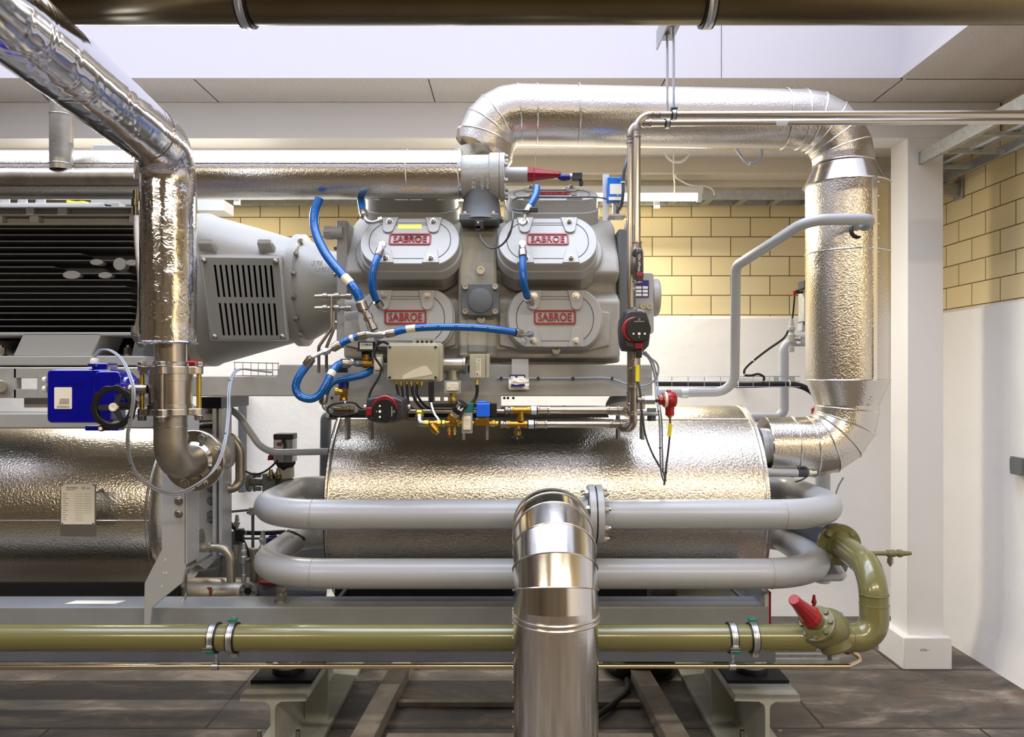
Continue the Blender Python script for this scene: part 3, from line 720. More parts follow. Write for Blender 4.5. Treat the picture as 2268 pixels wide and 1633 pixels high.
# saddle feet between skid and vessel
for x in (-.645, .82):
    sk.p('saddle', M().box(x, x+.012, 2.78, 3.5, z1-.01, .62), 'dark_cast')
sk.p('dark_gap_strip', M().box(-2.6, -1.27, 2.90, 2.92, z1-.05, z1+.02), 'cavity'); sk.p('dark_gap_strip', M().box(-.68, .5, 2.90, 2.92, z1-.05, z1+.02), 'cavity'); sk.done()  # black strips put in for the darkness under the vessels
def hbeam(label, xc):
    t = T('support_beam', label, 'beam', 'steel I-beams under the machine frame')
    zt = .288; w = .118
    sec_ = [(-w,zt-.022),(-w+.004,zt),(w-.004,zt),(w,zt-.022),(.03,zt-.024),(.012,zt-.036),(.008,zt-.05),(.008,.045),(.016,.03),(w,.022),(w,.003),(-w,.003),(-w,.022),(-.016,.03),(-.008,.045),(-.008,zt-.05),(-.012,zt-.036),(-.03,zt-.024)]
    n = len(sec_); y0, y1 = 2.73, 4.1
    m = M().add([(xc+x, y0, z) for x, z in sec_]+[(xc+x, y1, z) for x, z in sec_], [tuple(range(n)), tuple(range(n, 2*n))[::-1]]+[(i, n+i, n+(i+1) % n, (i+1) % n) for i in range(n)])
    b = t.p('profile', m, 'hbeam', sharp=25)
    for s_ in (-1, 1): t.p('stiffener', M().cb((xc+s_*.06, 3.11, .144), (.09, .02, .244)), 'hbeam')
    for s_ in (-1, 1):
        t.p('anchor_rod', M().cyl((xc+s_*.07, 2.8, .02), (xc+s_*.07, 2.8, .13), .0085, 12).hexb((xc+s_*.07, 2.8, .022), (0,0,1), .016, .016), 'bolt')
    t.done()
    m = M().box(xc-w+.005, xc+w-.005, 2.83, 3.06, zt+.0005, zt+.013)
    pad = T('damper', label.split(',')[0].replace('I-beam', 'round machine damper on the I-beam'), 'damper', 'machine dampers on the I-beams')
    pad.p('mat', m, 'black_matte')
    pad.p('foot', M().lathe((xc, 2.92, zt+.013), (0,0,1), [(0,.06),(.022,.058),(.026,.05),(.045,.04),(.05,.03)], 32), 'black')
    pad.p('cap', M().lathe((xc, 2.92, zt+.022), (0,0,1), [(0,.056),(.03,.056),(.034,.045),(z0+.03-zt-.022, .03)], 40), 'steel_zinc'); pad.done()
hbeam('left steel I-beam, end-on under the machine frame', X_(602, 2.72))
hbeam('right steel I-beam, end-on under the machine frame', X_(1702, 2.72))
# channel rails beside the beams on the floor
for lab, a, b in (('left', -.58, -.52), ('right', .62, .56)):
    one('floor_rail', M().add([V(a-.045,2.85,.0), V(a+.045,2.85,.0), V(a+.045,2.85,.06), V(a-.045,2.85,.06), V(b-.045,4.0,.0), V(b+.045,4.0,.0), V(b+.045,4.0,.06), V(b-.045,4.0,.06)],
        [(0,1,2,3),(7,6,5,4),(0,4,5,1),(1,5,6,2),(2,6,7,3),(3,7,4,0)]), 'wood_pale', f'stained pale timber rail on the floor inside the {lab} I-beam', 'rail', 'timber rails on the floor', bevel=.003)
# ---------------- overhead steel pipe ----------------
t = T('overhead_pipe', 'long brownish steel pipe crossing the very top in front of the roof light', 'pipe')
oz = H+834/FP*1.9
t.p('pipe', M().tube([V(XL,1.9,oz), V(XR,1.9,oz+.002)], .058, 40), 'olive_steel')
m = M(FF(V(0, 1.9-.0578, oz-.018), -18)); m.text('Stainless 1.4404  EN 10217-7  114,3x2,6', -.77, -.30, 0, .004, 0, .0003); m.text('Stainless 1.4404  EN 10217-7  114,3x2,6', .60, 1.25, 0, .004, 0, .0003)
t.p('printing', m, 'ink')
for px in (545, 1568):
    x = X_(px, 1.9)
    b = t.p('pipe_clamp', M().lathe(V(x-.015, 1.9, oz), (1,0,0), [(0,.0582),(0,.0655),(.003,.0655),(.003,.064),(.027,.064),(.027,.0655),(.03,.0655),(.03,.0582)], 48, cap=False), 'black')
    t.p('steel_band', M().lathe(V(x-.010, 1.9, oz), (1,0,0), [(0,.0642),(0,.0668),(.008,.0668),(.010,.0658),(.012,.0668),(.02,.0668),(.02,.0642)], 48, cap=False), 'steel_zinc', b)
    t.p('hanger_rod', M().cyl((x,1.9,oz+.066),(x,1.9,2.767+.4),.005), 'steel_zinc', b)
t.done()
# ---------------- foil-wrapped pipe ----------------
t = T('foil_wrapped_pipe', 'pipe wrapped in crumpled shiny foil coming down in front at the left', 'pipe')
fx, fy, fzz = X_(373,2.35), 2.35, 2.113
def crumple(m, amp, seed):
    from mathutils import noise
    for i, v in enumerate(m.v):
        n1 = noise.noise(Vector((v.x*9, v.y*9, v.z*9))+Vector((seed,0,0))); n2 = noise.noise(Vector((v.x*34, v.y*34, v.z*22)))
        n3 = noise.noise(Vector((v.x*80, v.y*80, v.z*60)))
        m.v[i] = v+Vector((n1, n2, n1-n2))*amp+Vector((n3, -n3, n3))*amp*.35
    return m
def dense(pts, st):
    out = [pts[0]]
    for a, b in zip(pts, pts[1:]):
        n = max(1, int((b-a).length/st))
        out += [a.lerp(b, (k+1)/n) for k in range(n)]
    return out
path = fillet([V(fx,fy,W(0,758,fy).z), V(fx,fy,fzz), V(fx+.07,1.55,fzz+.004), V(fx+.16,.55,fzz+.01), V(fx+.16,YF,fzz+.01)], [.1,.2,.2], 8)
cut = dense(path, .012)
k1 = next(i for i, q in enumerate(cut) if q.y < fy-.14)
m = crumple(M().tube(cut[:k1+1], .081, 72), .0016, 3)
a_ = t.p('foil_sleeve', m, 'foil', sharp=55)
m = crumple(M().tube(dense(path, .03)[ [i for i, q in enumerate(dense(path,.03)) if q.y < fy-.12][0]:], .081, 64), .0014, 9)
t.p('foil_sleeve', m, 'foil_smooth', sharp=60)
m = crumple(M().tube(dense([V(fx,fy,fzz-.10), V(fx,fy-.02,fzz-.06), V(fx+.02,fy-.12,fzz-.02), V(fx+.04,fy-.3,fzz-.01)], .01), [.083]*1+[.0845]*200, 48) if False else M().tube([cut[k1-3], cut[k1-1], cut[k1+1], cut[k1+3]], .0835, 64), .003, 5)
t.p('tape_wrap', m, 'foil', sharp=50)
m = crumple(M().box(fx-.095, fx-.08, fy-.02, fy-.015, fzz-.09, fzz-.02), .006, 1); t.p('loose_flap', m, 'foil_smooth')
t.p('sleeve_edge', crumple(M().ring(V(fx,fy,W(0,759,fy).z), (0,0,1), .083, .003, 64, 6), .001, 2), 'foil')
t.done()
# pipe under it with the three-piece ball valve
bx, by = X_(378,2.35), 2.35
zz = lambda py, d=2.35: W(0, py, d).z
t = T('ball_valve', 'stainless flanged ball valve below the foil-wrapped pipe', 'valve')
t.p('top_stub', M().lathe(V(bx,by,zz(762)), (0,0,-1), [(0,.047),(.055,.047),(.06,.051),(.08,.051)], 40), 'stainless_brushed')
def ears(z0, z1, r=.066, R=.078):
    m = M(Matrix.Translation((bx,by,0))); pts = []
    for k in range(96):
        q = 2*pi*k/96; e = max(0, cos(4*(q+radians(83))))**1.5
        rr = r+(R+.018-r)*e; pts.append((rr*cos(q), rr*sin(q)))
    return m.prism(pts, z0, z1)
tf = t.p('flange', ears(zz(829), zz(812)), 'stainless_brushed', bevel=.002); t.p('flange', ears(zz(920), zz(905)), 'stainless_brushed', bevel=.002)
t.p('body', M().lathe(V(bx,by,zz(905)), (0,0,1), [(0,.066),(.012,.066),(.0125,.062),(.02,.0625),(.085,.0625),(.0855,.066),(.105,.066)], 64), 'stainless_brushed')
for k in range(4):
    q = radians(-90+22.5*2*0+90*k+ -22.5+ 22.5*1)
    q = radians(-83)+(pi/2)*k
    x, y = bx+.083*cos(q), by+.083*sin(q)
    m = M().cyl((x,y,zz(925)),(x,y,zz(805)),.0075,14); r_ = t.p('tie_rod', m, 'brass_light' if k % 2 else 'stainless')
    m = M().hexb((x,y,zz(812)), (0,0,1), .013, .014).hexb((x,y,zz(920)), (0,0,-1), .013, .016); t.p('nut', m, 'bolt', r_, bevel=.001)
# stem towards the actuator
t.p('stem', M().cyl(V(bx-.06,by-.02,zz(862)), V(bx-.115,by-.02,zz(862)), .014, 20).box(bx-.10, bx-.055, by-.05, by-.035, zz(866), zz(858)), 'bolt', bevel=.001)
t.done()
# elbow down to the vessel nozzle
ez = 1.149
t = T('steel_elbow', 'matt stainless elbow curving into a round bolted flange on the left vessel', 'pipe elbow')
t.p('elbow', M().tube(fillet([V(bx,by,zz(920)), V(bx,by,ez), V(bx,2.53,ez)], .105, 16), .0485, 40), 'pickled')
t.p('weld', M().ring(V(bx,by,zz(945)), (0,0,1), .0497, .0015, 40, 6), 'stainless')
fl = t.p('flange', M().lathe(V(bx,2.535,ez-.004), (0,-1,0), [(0,.098),(.002,.1),(.016,.1),(.018,.098),(.0185,.062),(.03,.052)], 64), 'stainless_brushed')
for k in range(8):
    q = radians(22.5+45*k); t.p('bolt', M().hexb(V(bx+.081*cos(q), 2.517, ez-.004+.081*sin(q)), (0,-1,0), .0125, .013), 'bolt', fl, bevel=.001)
t.p('nozzle', M().cyl(V(bx,2.555,ez), V(bx,2.72,ez-.01), .05, 32), 'pickled')
t.done()
# blue actuator
t = T('valve_actuator', 'glossy blue electric actuator box with black handwheel beside the ball valve', 'actuator')
c_ = W(175, 878, 2.32)
m = M(FF(c_)); m.prism(rrect(PX(142,2.32), PX(118,2.32), .014), -.09, .0); m.box(-.092, -.05, .055, .073, -.08, -.01)
m.prism([(x-.012, y+.068) for x, y in rrect(.15, .028, .01)], -.085, -.01)
b = t.p('housing', m, 'box_blue', bevel=.004)
m = M(FF(W(247, 866, 2.34))); m.prism(rrect(.085, .12, .02), -.06, .025); m.lathe((.02,.0,-.02), (1,0,0), [(0,.05),(.035,.05),(.04,.04),(.055,.038)], 32)
m.prism([(x-.03, y+.06) for x, y in rrect(.05, .05, .006)], -.05, .012); t.p('gearbox', m, 'box_blue', bevel=.004)
m = M(FF(W(230, 842, 2.315))); 
for k in range(4): m.box(-.02, -.017, -.02+k*.009, -.015+k*.009, 0, .001)
m.at(FF(W(206,832,2.315))); m.box(0, .003, -.03, .03, 0, .002); t.p('rib', m, 'box_blue')
m = M(FF(W(140, 882, 2.319))); m.prism(rrect(PX(39,2.32), PX(48,2.32), .003), 0, .001); l = t.p('label', m, 'paper', b)
m = M(FF(W(140, 882, 2.318)) @ Matrix.Rotation(pi, 4, 'Z')); m.text('WARNING', -.02, .019, .023, .0295, .0005, .0004)
for k in range(5): m.box(-.018, .013-.001*k, .016-.0035*k, .0175-.0035*k, .0005, .0008)
t.p('lettering', m, 'ink_light', l)
m = M(FF(W(158, 850, 2.32))); m.box(-.03, .035, 0, .0012, 0, .0015); t.p('rim_line', m, 'box_blue', b)
m = M().lathe(W(210,812,2.34), (0,0,1), [(0,.02),(.008,.02)], 24); t.p('gland_base', m, 'box_blue', b)
m = M().lathe(W(210,808,2.34), (0,0,1), [(0,.013),(.012,.0135),(.018,.011),(.02,.007)], 6); t.p('cable_gland', m, 'white_plastic', b, bevel=.001)
m = M().hexb(W(240,822,2.33), (0,0,1), .006, .012, stud=.006); t.p('screw', m, 'bolt')
for py in (842, 862): t.p('side_pin', M().cyl(W(104,py,2.33), W(97,py,2.33), .01, 14), 'white_plastic')
hw = W(252, 902, 2.235)
m = M(FF(hw)); pts = [((.062+(.0032 if k % 4 < 2 else 0))*cos(2*pi*k/40), (.062+(.0032 if k % 4 < 2 else 0))*sin(2*pi*k/40)) for k in range(40)]
m.prism(pts, -.008, .008, [(.047*cos(2*pi*k/40), .047*sin(2*pi*k/40)) for k in range(40)])
w_ = t.p('handwheel', m, 'black', bevel=.002)
m = M(FF(hw))
for q in (60, 180, 300):
    q = radians(q); m.at(FF(hw) @ Matrix.Rotation(q, 4, 'Z')).prism([(0,-.009),(.05,-.005),(.05,.005),(0,.009)], -.006, .002)
t.p('spoke', m, 'charcoal', w_)
t.p('hub', M(FF(hw)).lathe((0,0,-.004), (0,0,1), [(0,.013),(.010,.012),(.010,.006),(.008,.004)], 24), 'paper', w_)
t.p('shaft', M(FF(hw)).cyl((0,0,0), (0,0,-.10), .012, 16), 'black', w_)
g = W(226, 949, 2.24); t.p('grip', M(FF(g)).lathe((0,0,-.01), (0,0,1), [(0,.009),(.016,.010),(.018,.008)], 18).box(-.004, .03, -.004, .012, -.012, -.006), 'black', w_)
t.p('grip_pin', M(FF(g)).cyl((0,0,.008), (0,0,.0095), .0055, 14), 'paper', w_)
t.p('base_foot', M(FF(W(225,950,2.33))).box(-.05, .05, -.006, .008, -.04, 0), 'box_blue')
t.done()
def cable(name, label, pts, r, mtl, cat='cable', group=None, n=10, ties=(), smooth=True):
    p = spl(pts) if smooth else pts
    if not ties: return one(name, M().tube(p, r, n), mtl, label, cat, group)
    t = T(name, label, cat, group); t.p('sheath', M().tube(p, r, n), mtl)
    for i, tm in ties:
        q = p[int(i*(len(p)-2))]; d = p[int(i*(len(p)-2))+1]-q
        t.p('cable_tie', M().lathe(q-d.normalized()*.002, d, [(0,r*1.35),(.004,r*1.35)], 12), tm)
    return t.done()
loop = [(207,790,2.34),(222,776,2.33),(245,778,2.30),(270,800,2.25),(290,845,2.18),(294,880,2.16),(287,930,2.18),(281,965,2.2),(285,1015,2.25),(310,1062,2.3),(350,1088,2.35),(395,1095,2.4),(440,1075,2.42),(476,1035,2.45),(496,980,2.5),(504,915,2.6),(505,868,2.64),(514,830,2.70),(532,818,2.74),(565,821,2.79),(600,825,2.82)]
cable('control_cable', 'grey control cable looping from the blue actuator, outer of the two strands', P(*loop), .0032, 'cable_grey', ties=[(.3,'black'),(.42,'black'),(.6,'black'),(.72,'black'),(.84,'black')])
cable('control_cable', 'grey control cable looping from the blue actuator, inner of the two strands', P(*[(x+(4 if i < 9 or i > 12 else 0), y-(5 if 8 < i < 13 else 0), d-.003) for i, (x, y, d) in enumerate(loop)]), .0032, 'cable_grey')
# ---------------- header pipes ----------------
t = T('insulated_header_pipe', 'thick horizontal aluminium-clad pipe running above motor and compressor', 'pipe')
hz_ = W(0,387,2.80).z
t.p('cladding', M().lathe(V(XL,2.8,hz_), (1,0,0), [(0,.088),(X_(1020,2.8)-XL,.088)], 64), 'stucco_fine')
for px in (905, 1018): t.p('bead', M().ring(V(X_(px,2.8),2.8,hz_), (1,0,0), .089, .003, 64, 6), 'alu_band')
t.p('end_disc', M().lathe(V(X_(1019,2.8),2.8,hz_), (1,0,0), [(0,.089),(.008,.088),(.009,.04)], 48), 'alu')
t.p('seam', M().tube([V(XL,2.712,hz_+.018), V(X_(1018,2.8),2.712,hz_+.018)], .0015, 5), 'alu_band')
for k in range(11): t.p('rivet', M().ball((X_(438+k*53,2.71),2.7115,hz_+.019), .0028, 8), 'alu_band')
t.done()
t = T('steel_branch_pipe', 'bare steel pipe with a vertical riser in front of the header at the upper left', 'pipe')
sz = W(0,393,2.66).z
t.p('pipe', M().tube([V(XL,2.66,sz), V(X_(325,2.66),2.66,sz)], .031, 32), 'pickled')
rx = X_(136,2.66)
t.p('riser', M().tube(fillet([V(rx,2.66,sz+.025), V(rx,2.66,W(0,222,2.66).z), V(rx-.16,2.66,W(0,190,2.66).z+.13), V(rx-.2,2.66,2.766)], .05, 8), .037, 32), 'pickled')
for z in (sz+.045, W(0,256,2.66).z): t.p('weld', M().ring(V(rx,2.66,z), (0,0,1), .037, .0018, 32, 6), 'stainless')
for px in (82, 168): t.p('weld', M().ring(V(X_(px,2.66),2.66,sz), (1,0,0), .031, .0016, 32, 6), 'stainless')
t.done()
t = T('braided_hose', 'braided steel flex hose hanging down behind the foil-wrapped pipe', 'hose')
t.p('braid', M().tube(spl(P((304,478,2.60),(306,540,2.58),(313,620,2.56),(312,690,2.57),(306,725,2.58))), .0125, 18), 'braid_steel' if 'braid_steel' in MT else 'stainless')
t.p('fitting', M().lathe(W(304,478,2.6), (0,0,1), [(0,.0135),(.03,.0135),(.031,.018),(.055,.018),(.056,.0135),(.085,.0135)], 12), 'olive_steel')
t.p('elbow_fitting', M().tube(fillet(P((303,722,2.58),(301,740,2.58),(318,765,2.60)), .02), .017, 14), 'pickled'); t.done()
# ---------------- main stop valve on the compressor ----------------
t = T('stop_valve', 'grey stop valve body with long red cap on top of the compressor', 'valve')
vz = W(0,393,2.80).z
t.p('body', M().lathe(V(X_(1022,2.8),2.8,vz), (1,0,0), [(0,.078),(.10,.080),(.105,.087),(.138,.087)], 48), 'cast_grey')
t.p('bonnet', M().lathe(V(X_(1022,2.8)+.1395,2.8,vz), (1,0,0), [(0,.087),(.018,.087),(.02,.05)], 48), 'cast_grey')
for k in range(8):
    q = radians(22.5+45*k); t.p('bolt', M().hexb(V(X_(1022,2.8)+.158, 2.8+.074*cos(q), vz+.074*sin(q)), (1,0,0), .009, .012), 'bolt')
m = M().lathe(V(X_(1066,2.8),2.8,vz-.05), (0,0,-1), [(0,.064),(.045,.066),(.09,.072),(.11,.082)], 40); t.p('neck', m, 'dark_cast')
t.p('base_flange', M().box(X_(1020,2.8), X_(1106,2.8), 2.73, 2.87, W(0,492,2.75).z, W(0,474,2.75).z), 'olive_cast' if 'olive_cast' in MT else 'dark_cast', bevel=.006)
for px in (1030, 1093): t.p('bolt', M().lathe(W(px,478,2.745), (0,0,1), [(0,.012),(.014,.012),(.014,.006),(.008,.005)], 16), 'bolt')
t.p('spindle', M().cyl(W(1116,387,2.8), W(1168,387,2.8), .027, 28), 'machine_grey')
t.p('red_cap', M().lathe(W(1166,387,2.8), (1,0,0), [(0,.027),(.025,.027),(.03,.024),(.10,.015),(.102,.012),(.12,.012),(.125,.008)], 10), 'red_deep', sharp=20)
t.p('cast_mark', M(FF(W(1064,400,2.715)) @ Matrix.Rotation(-pi/2, 4, 'Z')).text('DN100 PN40', -.03, .03, .02, .03, 0, .002).text('GS-C25N', -.02, .03, .002, .012, 0, .002).text('V2 CE', -.03, .03, -.03, -.018, 0, .002), 'cast_grey')
t.done()
t = T('pressure_transmitter', 'dark blue and steel plug transmitter at the tip of the red cap', 'transmitter')
t.p('body', M().lathe(W(1236,393,2.8), (1,0,0), [(0,.006),(.008,.010),(.014,.013),(.03,.013),(.034,.011),(.05,.011)], 18), 'navy')
t.p('collar', M().lathe(W(1262,393,2.795), (1,0,0), [(0,.0145),(.008,.0145)], 18), 'bolt')
t.p('connector', M().cb(W(1278,392,2.79), (.036,.03,.026)).cyl(W(1287,400,2.79), W(1287,412,2.79), .008, 12), 'charcoal', bevel=.002); t.done()
m = M(FF(W(1062,498,2.72))).box(-.016,.016,-.02,.012,0,.02)
t = T('solenoid_plug', 'small black plug hanging under the grey valve flange at the compressor centre', 'plug')
t.p('body', m, 'black', bevel=.003); t.p('screw', M(FF(W(1059,493,2.70))).cyl((0,0,0),(0,0,.0015),.003,10), 'paper')
t.p('stem', M().box(X_(1054,2.71),X_(1064,2.71),2.70,2.72,W(0,512,2.71).z,W(0,502,2.71).z), 'black'); t.done()
cable('sensor_cable', 'thin grey cable drooping across the compressor centre column to the right covers', P((1062,510,2.71),(1066,530,2.70),(1085,549,2.68),(1108,545,2.65),(1126,525,2.6),(1134,500,2.58),(1136,475,2.6),(1130,455,2.7),(1142,440,2.78),(1180,437,2.82),(1240,437,2.86),(1320,437,2.88),(1355,445,2.86),(1372,460,2.84)), .0035, 'cable_dark')
cable('sensor_cable', 'thin dark cable loop ending at the black clip above the right upper cover', P((1130,452,2.74),(1133,462,2.7),(1146,466,2.68),(1160,466,2.67),(1178,468,2.67)), .0032, 'cable_dark')
one('cable_clip', M(FF(W(1182,467,2.66))).box(-.014,.014,-.008,.008,0,.02), 'black', 'small black cable clip on top of the right upper cover', 'clip', bevel=.002)
# ---------------- big insulated duct ----------------
def beads(t, path_pts, r, idx, mtl='alu_band', rb=.0028, double=False):
    for i in idx:
        a, b, c_ = path_pts[i-1], path_pts[i], path_pts[i+1]
        ax = ((b-a).normalized()+(c_-b).normalized())
        k = 1/max(.3, ((b-a).normalized()).dot(ax.normalized()))
        Fm = frame(b, ax)
        t.p('bead', M().ring(b, ax, r*(1+(k-1)*.5)+.001, rb, 56, 6), mtl)
d1 = 2.98
t = T('insulated_duct', 'big aluminium-clad pipe arching over the compressor and down into the right vessel', 'pipe')
A = V(X_(1072,d1), d1, W(0,352,d1).z)
r1 = PX(65, d1)
z_top = W(0,254,d1).z
pA = V(A.x, d1, z_top-.145)
xa = A.x
pts = [V(xa-.004,d1,W(0,336,d1).z)]
R_ = .138
for k in range(6):
    q = radians(90*k/5); pts.append(V(xa+R_-R_*cos(q), d1, z_top-R_+R_*sin(q)))
t.p('end_cone', M().lathe(V(xa-.004,d1,W(0,336,d1).z), (0,0,-1), [(0,r1),(.018,r1*.8),(.03,.06),(.032,.05),(.12,.05)], 48), 'stucco_fine')
xr_ = X_(1868, d1+.06)
R2 = .17
for k in range(6):
    q = radians(90*k/5); pts.append(V(xr_-R2+R2*sin(q), d1+.06, z_top-R2+R2*cos(q)))
pts.append(V(xr_, d1+.06, W(0,366,d1+.06).z))
t.p('cladding', M().tube(pts, r1, 64), 'stucco_fine', sharp=9)
beads(t, pts, r1, [2,3,4,6,7,8,9,10,11])
for px in (1130+60, 1281, 1745): t.p('bead', M().ring(V(X_(px,d1),d1+(.0 if px < 1500 else .05),z_top), (1,0,0), r1+.001, .0028, 56, 6), 'alu_band')
Y2 = d1+.06
xv = X_(1876, Y2)
R3 = PX(87, Y2)
zz2 = lambda py: W(0, py, Y2).z
t.p('upper_cone', M().lathe(V(xr_+.002,Y2,zz2(367)), (0,0,-1), [(0,r1),(zz2(367)-zz2(412),R3)], 64), 'alu')
t.p('riser_cladding', M().lathe(V(xv,Y2,zz2(412)), (0,0,-1), [(0,R3),(zz2(412)-zz2(842),R3)], 72), 'stucco_alu')
for py in (413, 563, 842, 365): t.p('bead', M().ring(V(xv if py > 400 else xr_,Y2,zz2(py)), (0,0,1), (R3 if py > 400 else r1)+.001, .003, 72, 6), 'alu_band')
r4 = PX(66, Y2)
t.p('lower_cone', M().lathe(V(xv,Y2,zz2(842)), (0,0,-1), [(0,R3),(zz2(842)-zz2(897),r4)], 64), 'stucco_fine')
zl_ = W(0,990,Y2).z
R5 = .15
low = [V(xv,Y2,zz2(897))]
for k in range(5):
    q = radians(90*k/4); low.append(V(xv-R5+R5*cos(q), Y2, zl_+R5-R5*sin(q)))
low.append(V(X_(1693,Y2),Y2,zl_))
t.p('cladding', M().tube(low, r4, 64), 'stucco_fine', sharp=9)
beads(t, low, r4, [1,2,3,4,5]); 
for px in (1752,): t.p('bead', M().ring(V(X_(px,Y2),Y2,zl_), (1,0,0), r4+.001, .0025, 56, 6), 'alu_band')
t.p('end_disc', M().lathe(V(X_(1694,Y2),Y2,zl_), (-1,0,0), [(0,r4+.002),(.004,r4),(.006,.08)], 48), 'alu')
t.p('inner_pipe', M().cyl(V(.965,Y2,zl_), V(X_(1697,Y2),Y2,zl_), .075, 32), 'pipe_grey')
t.p('seam', M().box(xv+.032, xv+.046, Y2-R3-.0018, Y2-R3+.012, zz2(842), zz2(412)).box(xv+.03, xv+.042, Y2-r4-.002, Y2-r4+.02, zz2(897), zz2(895)), 'alu_band')
for k in range(14): t.p('rivet', M().ball((xv+.052, Y2-R3+.002, zz2(425+k*29.5)), .003, 8), 'alu_band')
for k in range(6): t.p('rivet', M().ball((xv+.04, Y2-r4-.012+k*.0005, zz2(855+k*8)), .0025, 8), 'alu_band')
t.done()
# ---------------- shiny front duct ----------------
t = T('spiral_duct', 'polished aluminium-clad elbow pipe rising from the floor in front of the vessel', 'duct')
dx, dy, dr = X_(1231,2.17), 2.17, .12
RR = .19; zc_ = .945
dp = [V(dx,dy,.0), V(dx,dy,.60), V(dx,dy,zc_-RR+.01)]
segs = []
for k in range(6):
    q = radians(90*(k)/5); dp.append(V(dx, dy+RR-RR*cos(q), zc_-RR+RR*sin(q)+ (.012 if k == 0 else 0)))
dp.append(V(dx, 2.46, zc_))
dp = [dp[0], dp[1]]+dp[3:]
sec_names = 0
t.p('cladding', M().tube(dp, dr, 96), 'alu', sharp=8)
for z, rb in ((.752,.0035), (.738,.0035)): t.p('bead', M().ring(V(dx,dy,z+.0), (0,0,1), dr+.0015, rb, 96, 6), 'alu_band')
for z in (.905-.06,): pass
beads(t, dp, dr, [3,4,5,6,7], rb=.0022)
t.p('bead', M().ring(V(dx,2.44,zc_), (0,1,0), dr+.001, .0025, 96, 6), 'alu_band')
for k in range(12): t.p('rivet', M().ball((dx-dr-.0005, dy+.01, .30+k*.042), .0035, 8), 'steel_zinc')
t.p('inner_pipe', M().cyl(V(dx,2.46,zc_), V(dx,2.6,zc_), .05, 32), 'pipe_grey')
t.done()
# ---------------- olive pipe ----------------
t = T('olive_pipe', 'long glossy olive green pipe along the base frame, bending up at the right', 'pipe')
gy, gz, gr = 2.45, W(0,1413,2.45).z, .0415
ex = X_(1937, 2.45)
t.p('pipe', M().tube([V(XL,gy,gz), V(X_(1800,2.45),gy,gz)], gr, 40), 'olive')
t.p('bend', M().tube(fillet([V(X_(1850,2.45),gy,gz), V(ex,gy,gz), V(ex+.005,gy+.02,.80), V(1.195,2.80,.803)], [.105,.11], 16), [gr+.003]*1+[gr+.003]*400 if False else gr+.003, 40), 'olive')
for z in (W(0,1318,2.45).z, W(0,1340,2.45).z): t.p('weld', M().ring(V(ex+.003,gy+.01,z), (0,0,1), gr+.003, .0018, 40, 6), 'olive')
t.p('weld', M().ring(V(X_(1882,2.45),gy,gz), (1,0,0), gr+.003, .0016, 40, 6), 'olive')
fl = t.p('flange', M().lathe(V(1.195,2.835,.803), (-.12,-1,-.0), [(0,.074),(.002,.076),(.018,.076),(.02,.074),(.021,.05),(.05,.042)], 56), 'olive')
for k in range(4):
    q = radians(45+90*k); t.p('bolt', M().hexb(V(1.195+.059*cos(q), 2.815, .803+.059*sin(q)), (0,-1,0), .0115, .01), 'olive', fl, bevel=.001)
t.p('flange', M().lathe(V(1.195,2.862,.803), (0,-1,0), [(0,.072),(.022,.072)], 56), 'dark_cast')
t.p('stub', M().cyl(V(1.195,2.86,.803), V(1.12,3.3,.803), .04, 28), 'pipe_dark')
# service needle valve
a = W(1925,1226,2.56)
m = M().lathe(a, (1,0,0), [(0,.0075),(.06,.0075),(.061,.0125),(.085,.0125),(.0855,.009),(.095,.009),(.0955,.013),(.108,.013),(.109,.0095),(.14,.006)], 14)
m.cyl(W(1972,1228,2.56), W(1972,1240,2.56), .0075, 12); nv = t.p('needle_valve', m, 'olive_dull', bevel=.001)
t.p('cap_nut', M().lathe(W(1972,1238,2.56), (0,0,-1), [(0,.01),(.016,.01),(.017,.006),(.024,.005)], 6), 'bolt', nv)
t.done()
t = T('olive_stop_valve', 'olive green angle stop valve with a red cap at the right end of the pipe', 'valve')
bc = W(1822, 1395, 2.44)
ax = V(-.62,-.50,.60).normalized()
t.p('body', M().lathe(bc-V(.065,0,.0), (1,0,0), [(0,gr+.001),(.02,.05),(.05,.06),(.09,.056),(.12,.048)], 40).lathe(bc-ax*.02, ax, [(0,.05),(.03,.056),(.045,.058)], 40).ball(bc+V(.02,.0,.005), .062, 24), 'olive_dull')
b0 = bc+ax*.035
t.p('seat', M().lathe(bc+V(.03,0,-.02), V(.35,-.15,-.9), [(0,.05),(.04,.05),(.045,.045)], 32), 'olive_dull')
bo = t.p('bonnet', M().lathe(b0, ax, [(0,.058),(.012,.058),(.013,.03),(.05,.028)], 48), 'olive_dull')
Fb = frame(b0+ax*.012, ax)
for k in range(8):
    q = radians(20+45*k); t.p('bolt', M(Fb).hexb((.046*cos(q), .046*sin(q), 0), (0,0,1), .008, .007), 'olive_dull', bo, bevel=.001)
t.p('red_cap', M().lathe(b0+ax*.045, ax, [(0,.033),(.02,.034),(.026,.030),(.10,.019),(.104,.0185),(.128,.0175),(.13,.015)], 12), 'red', sharp=20)
t.done()
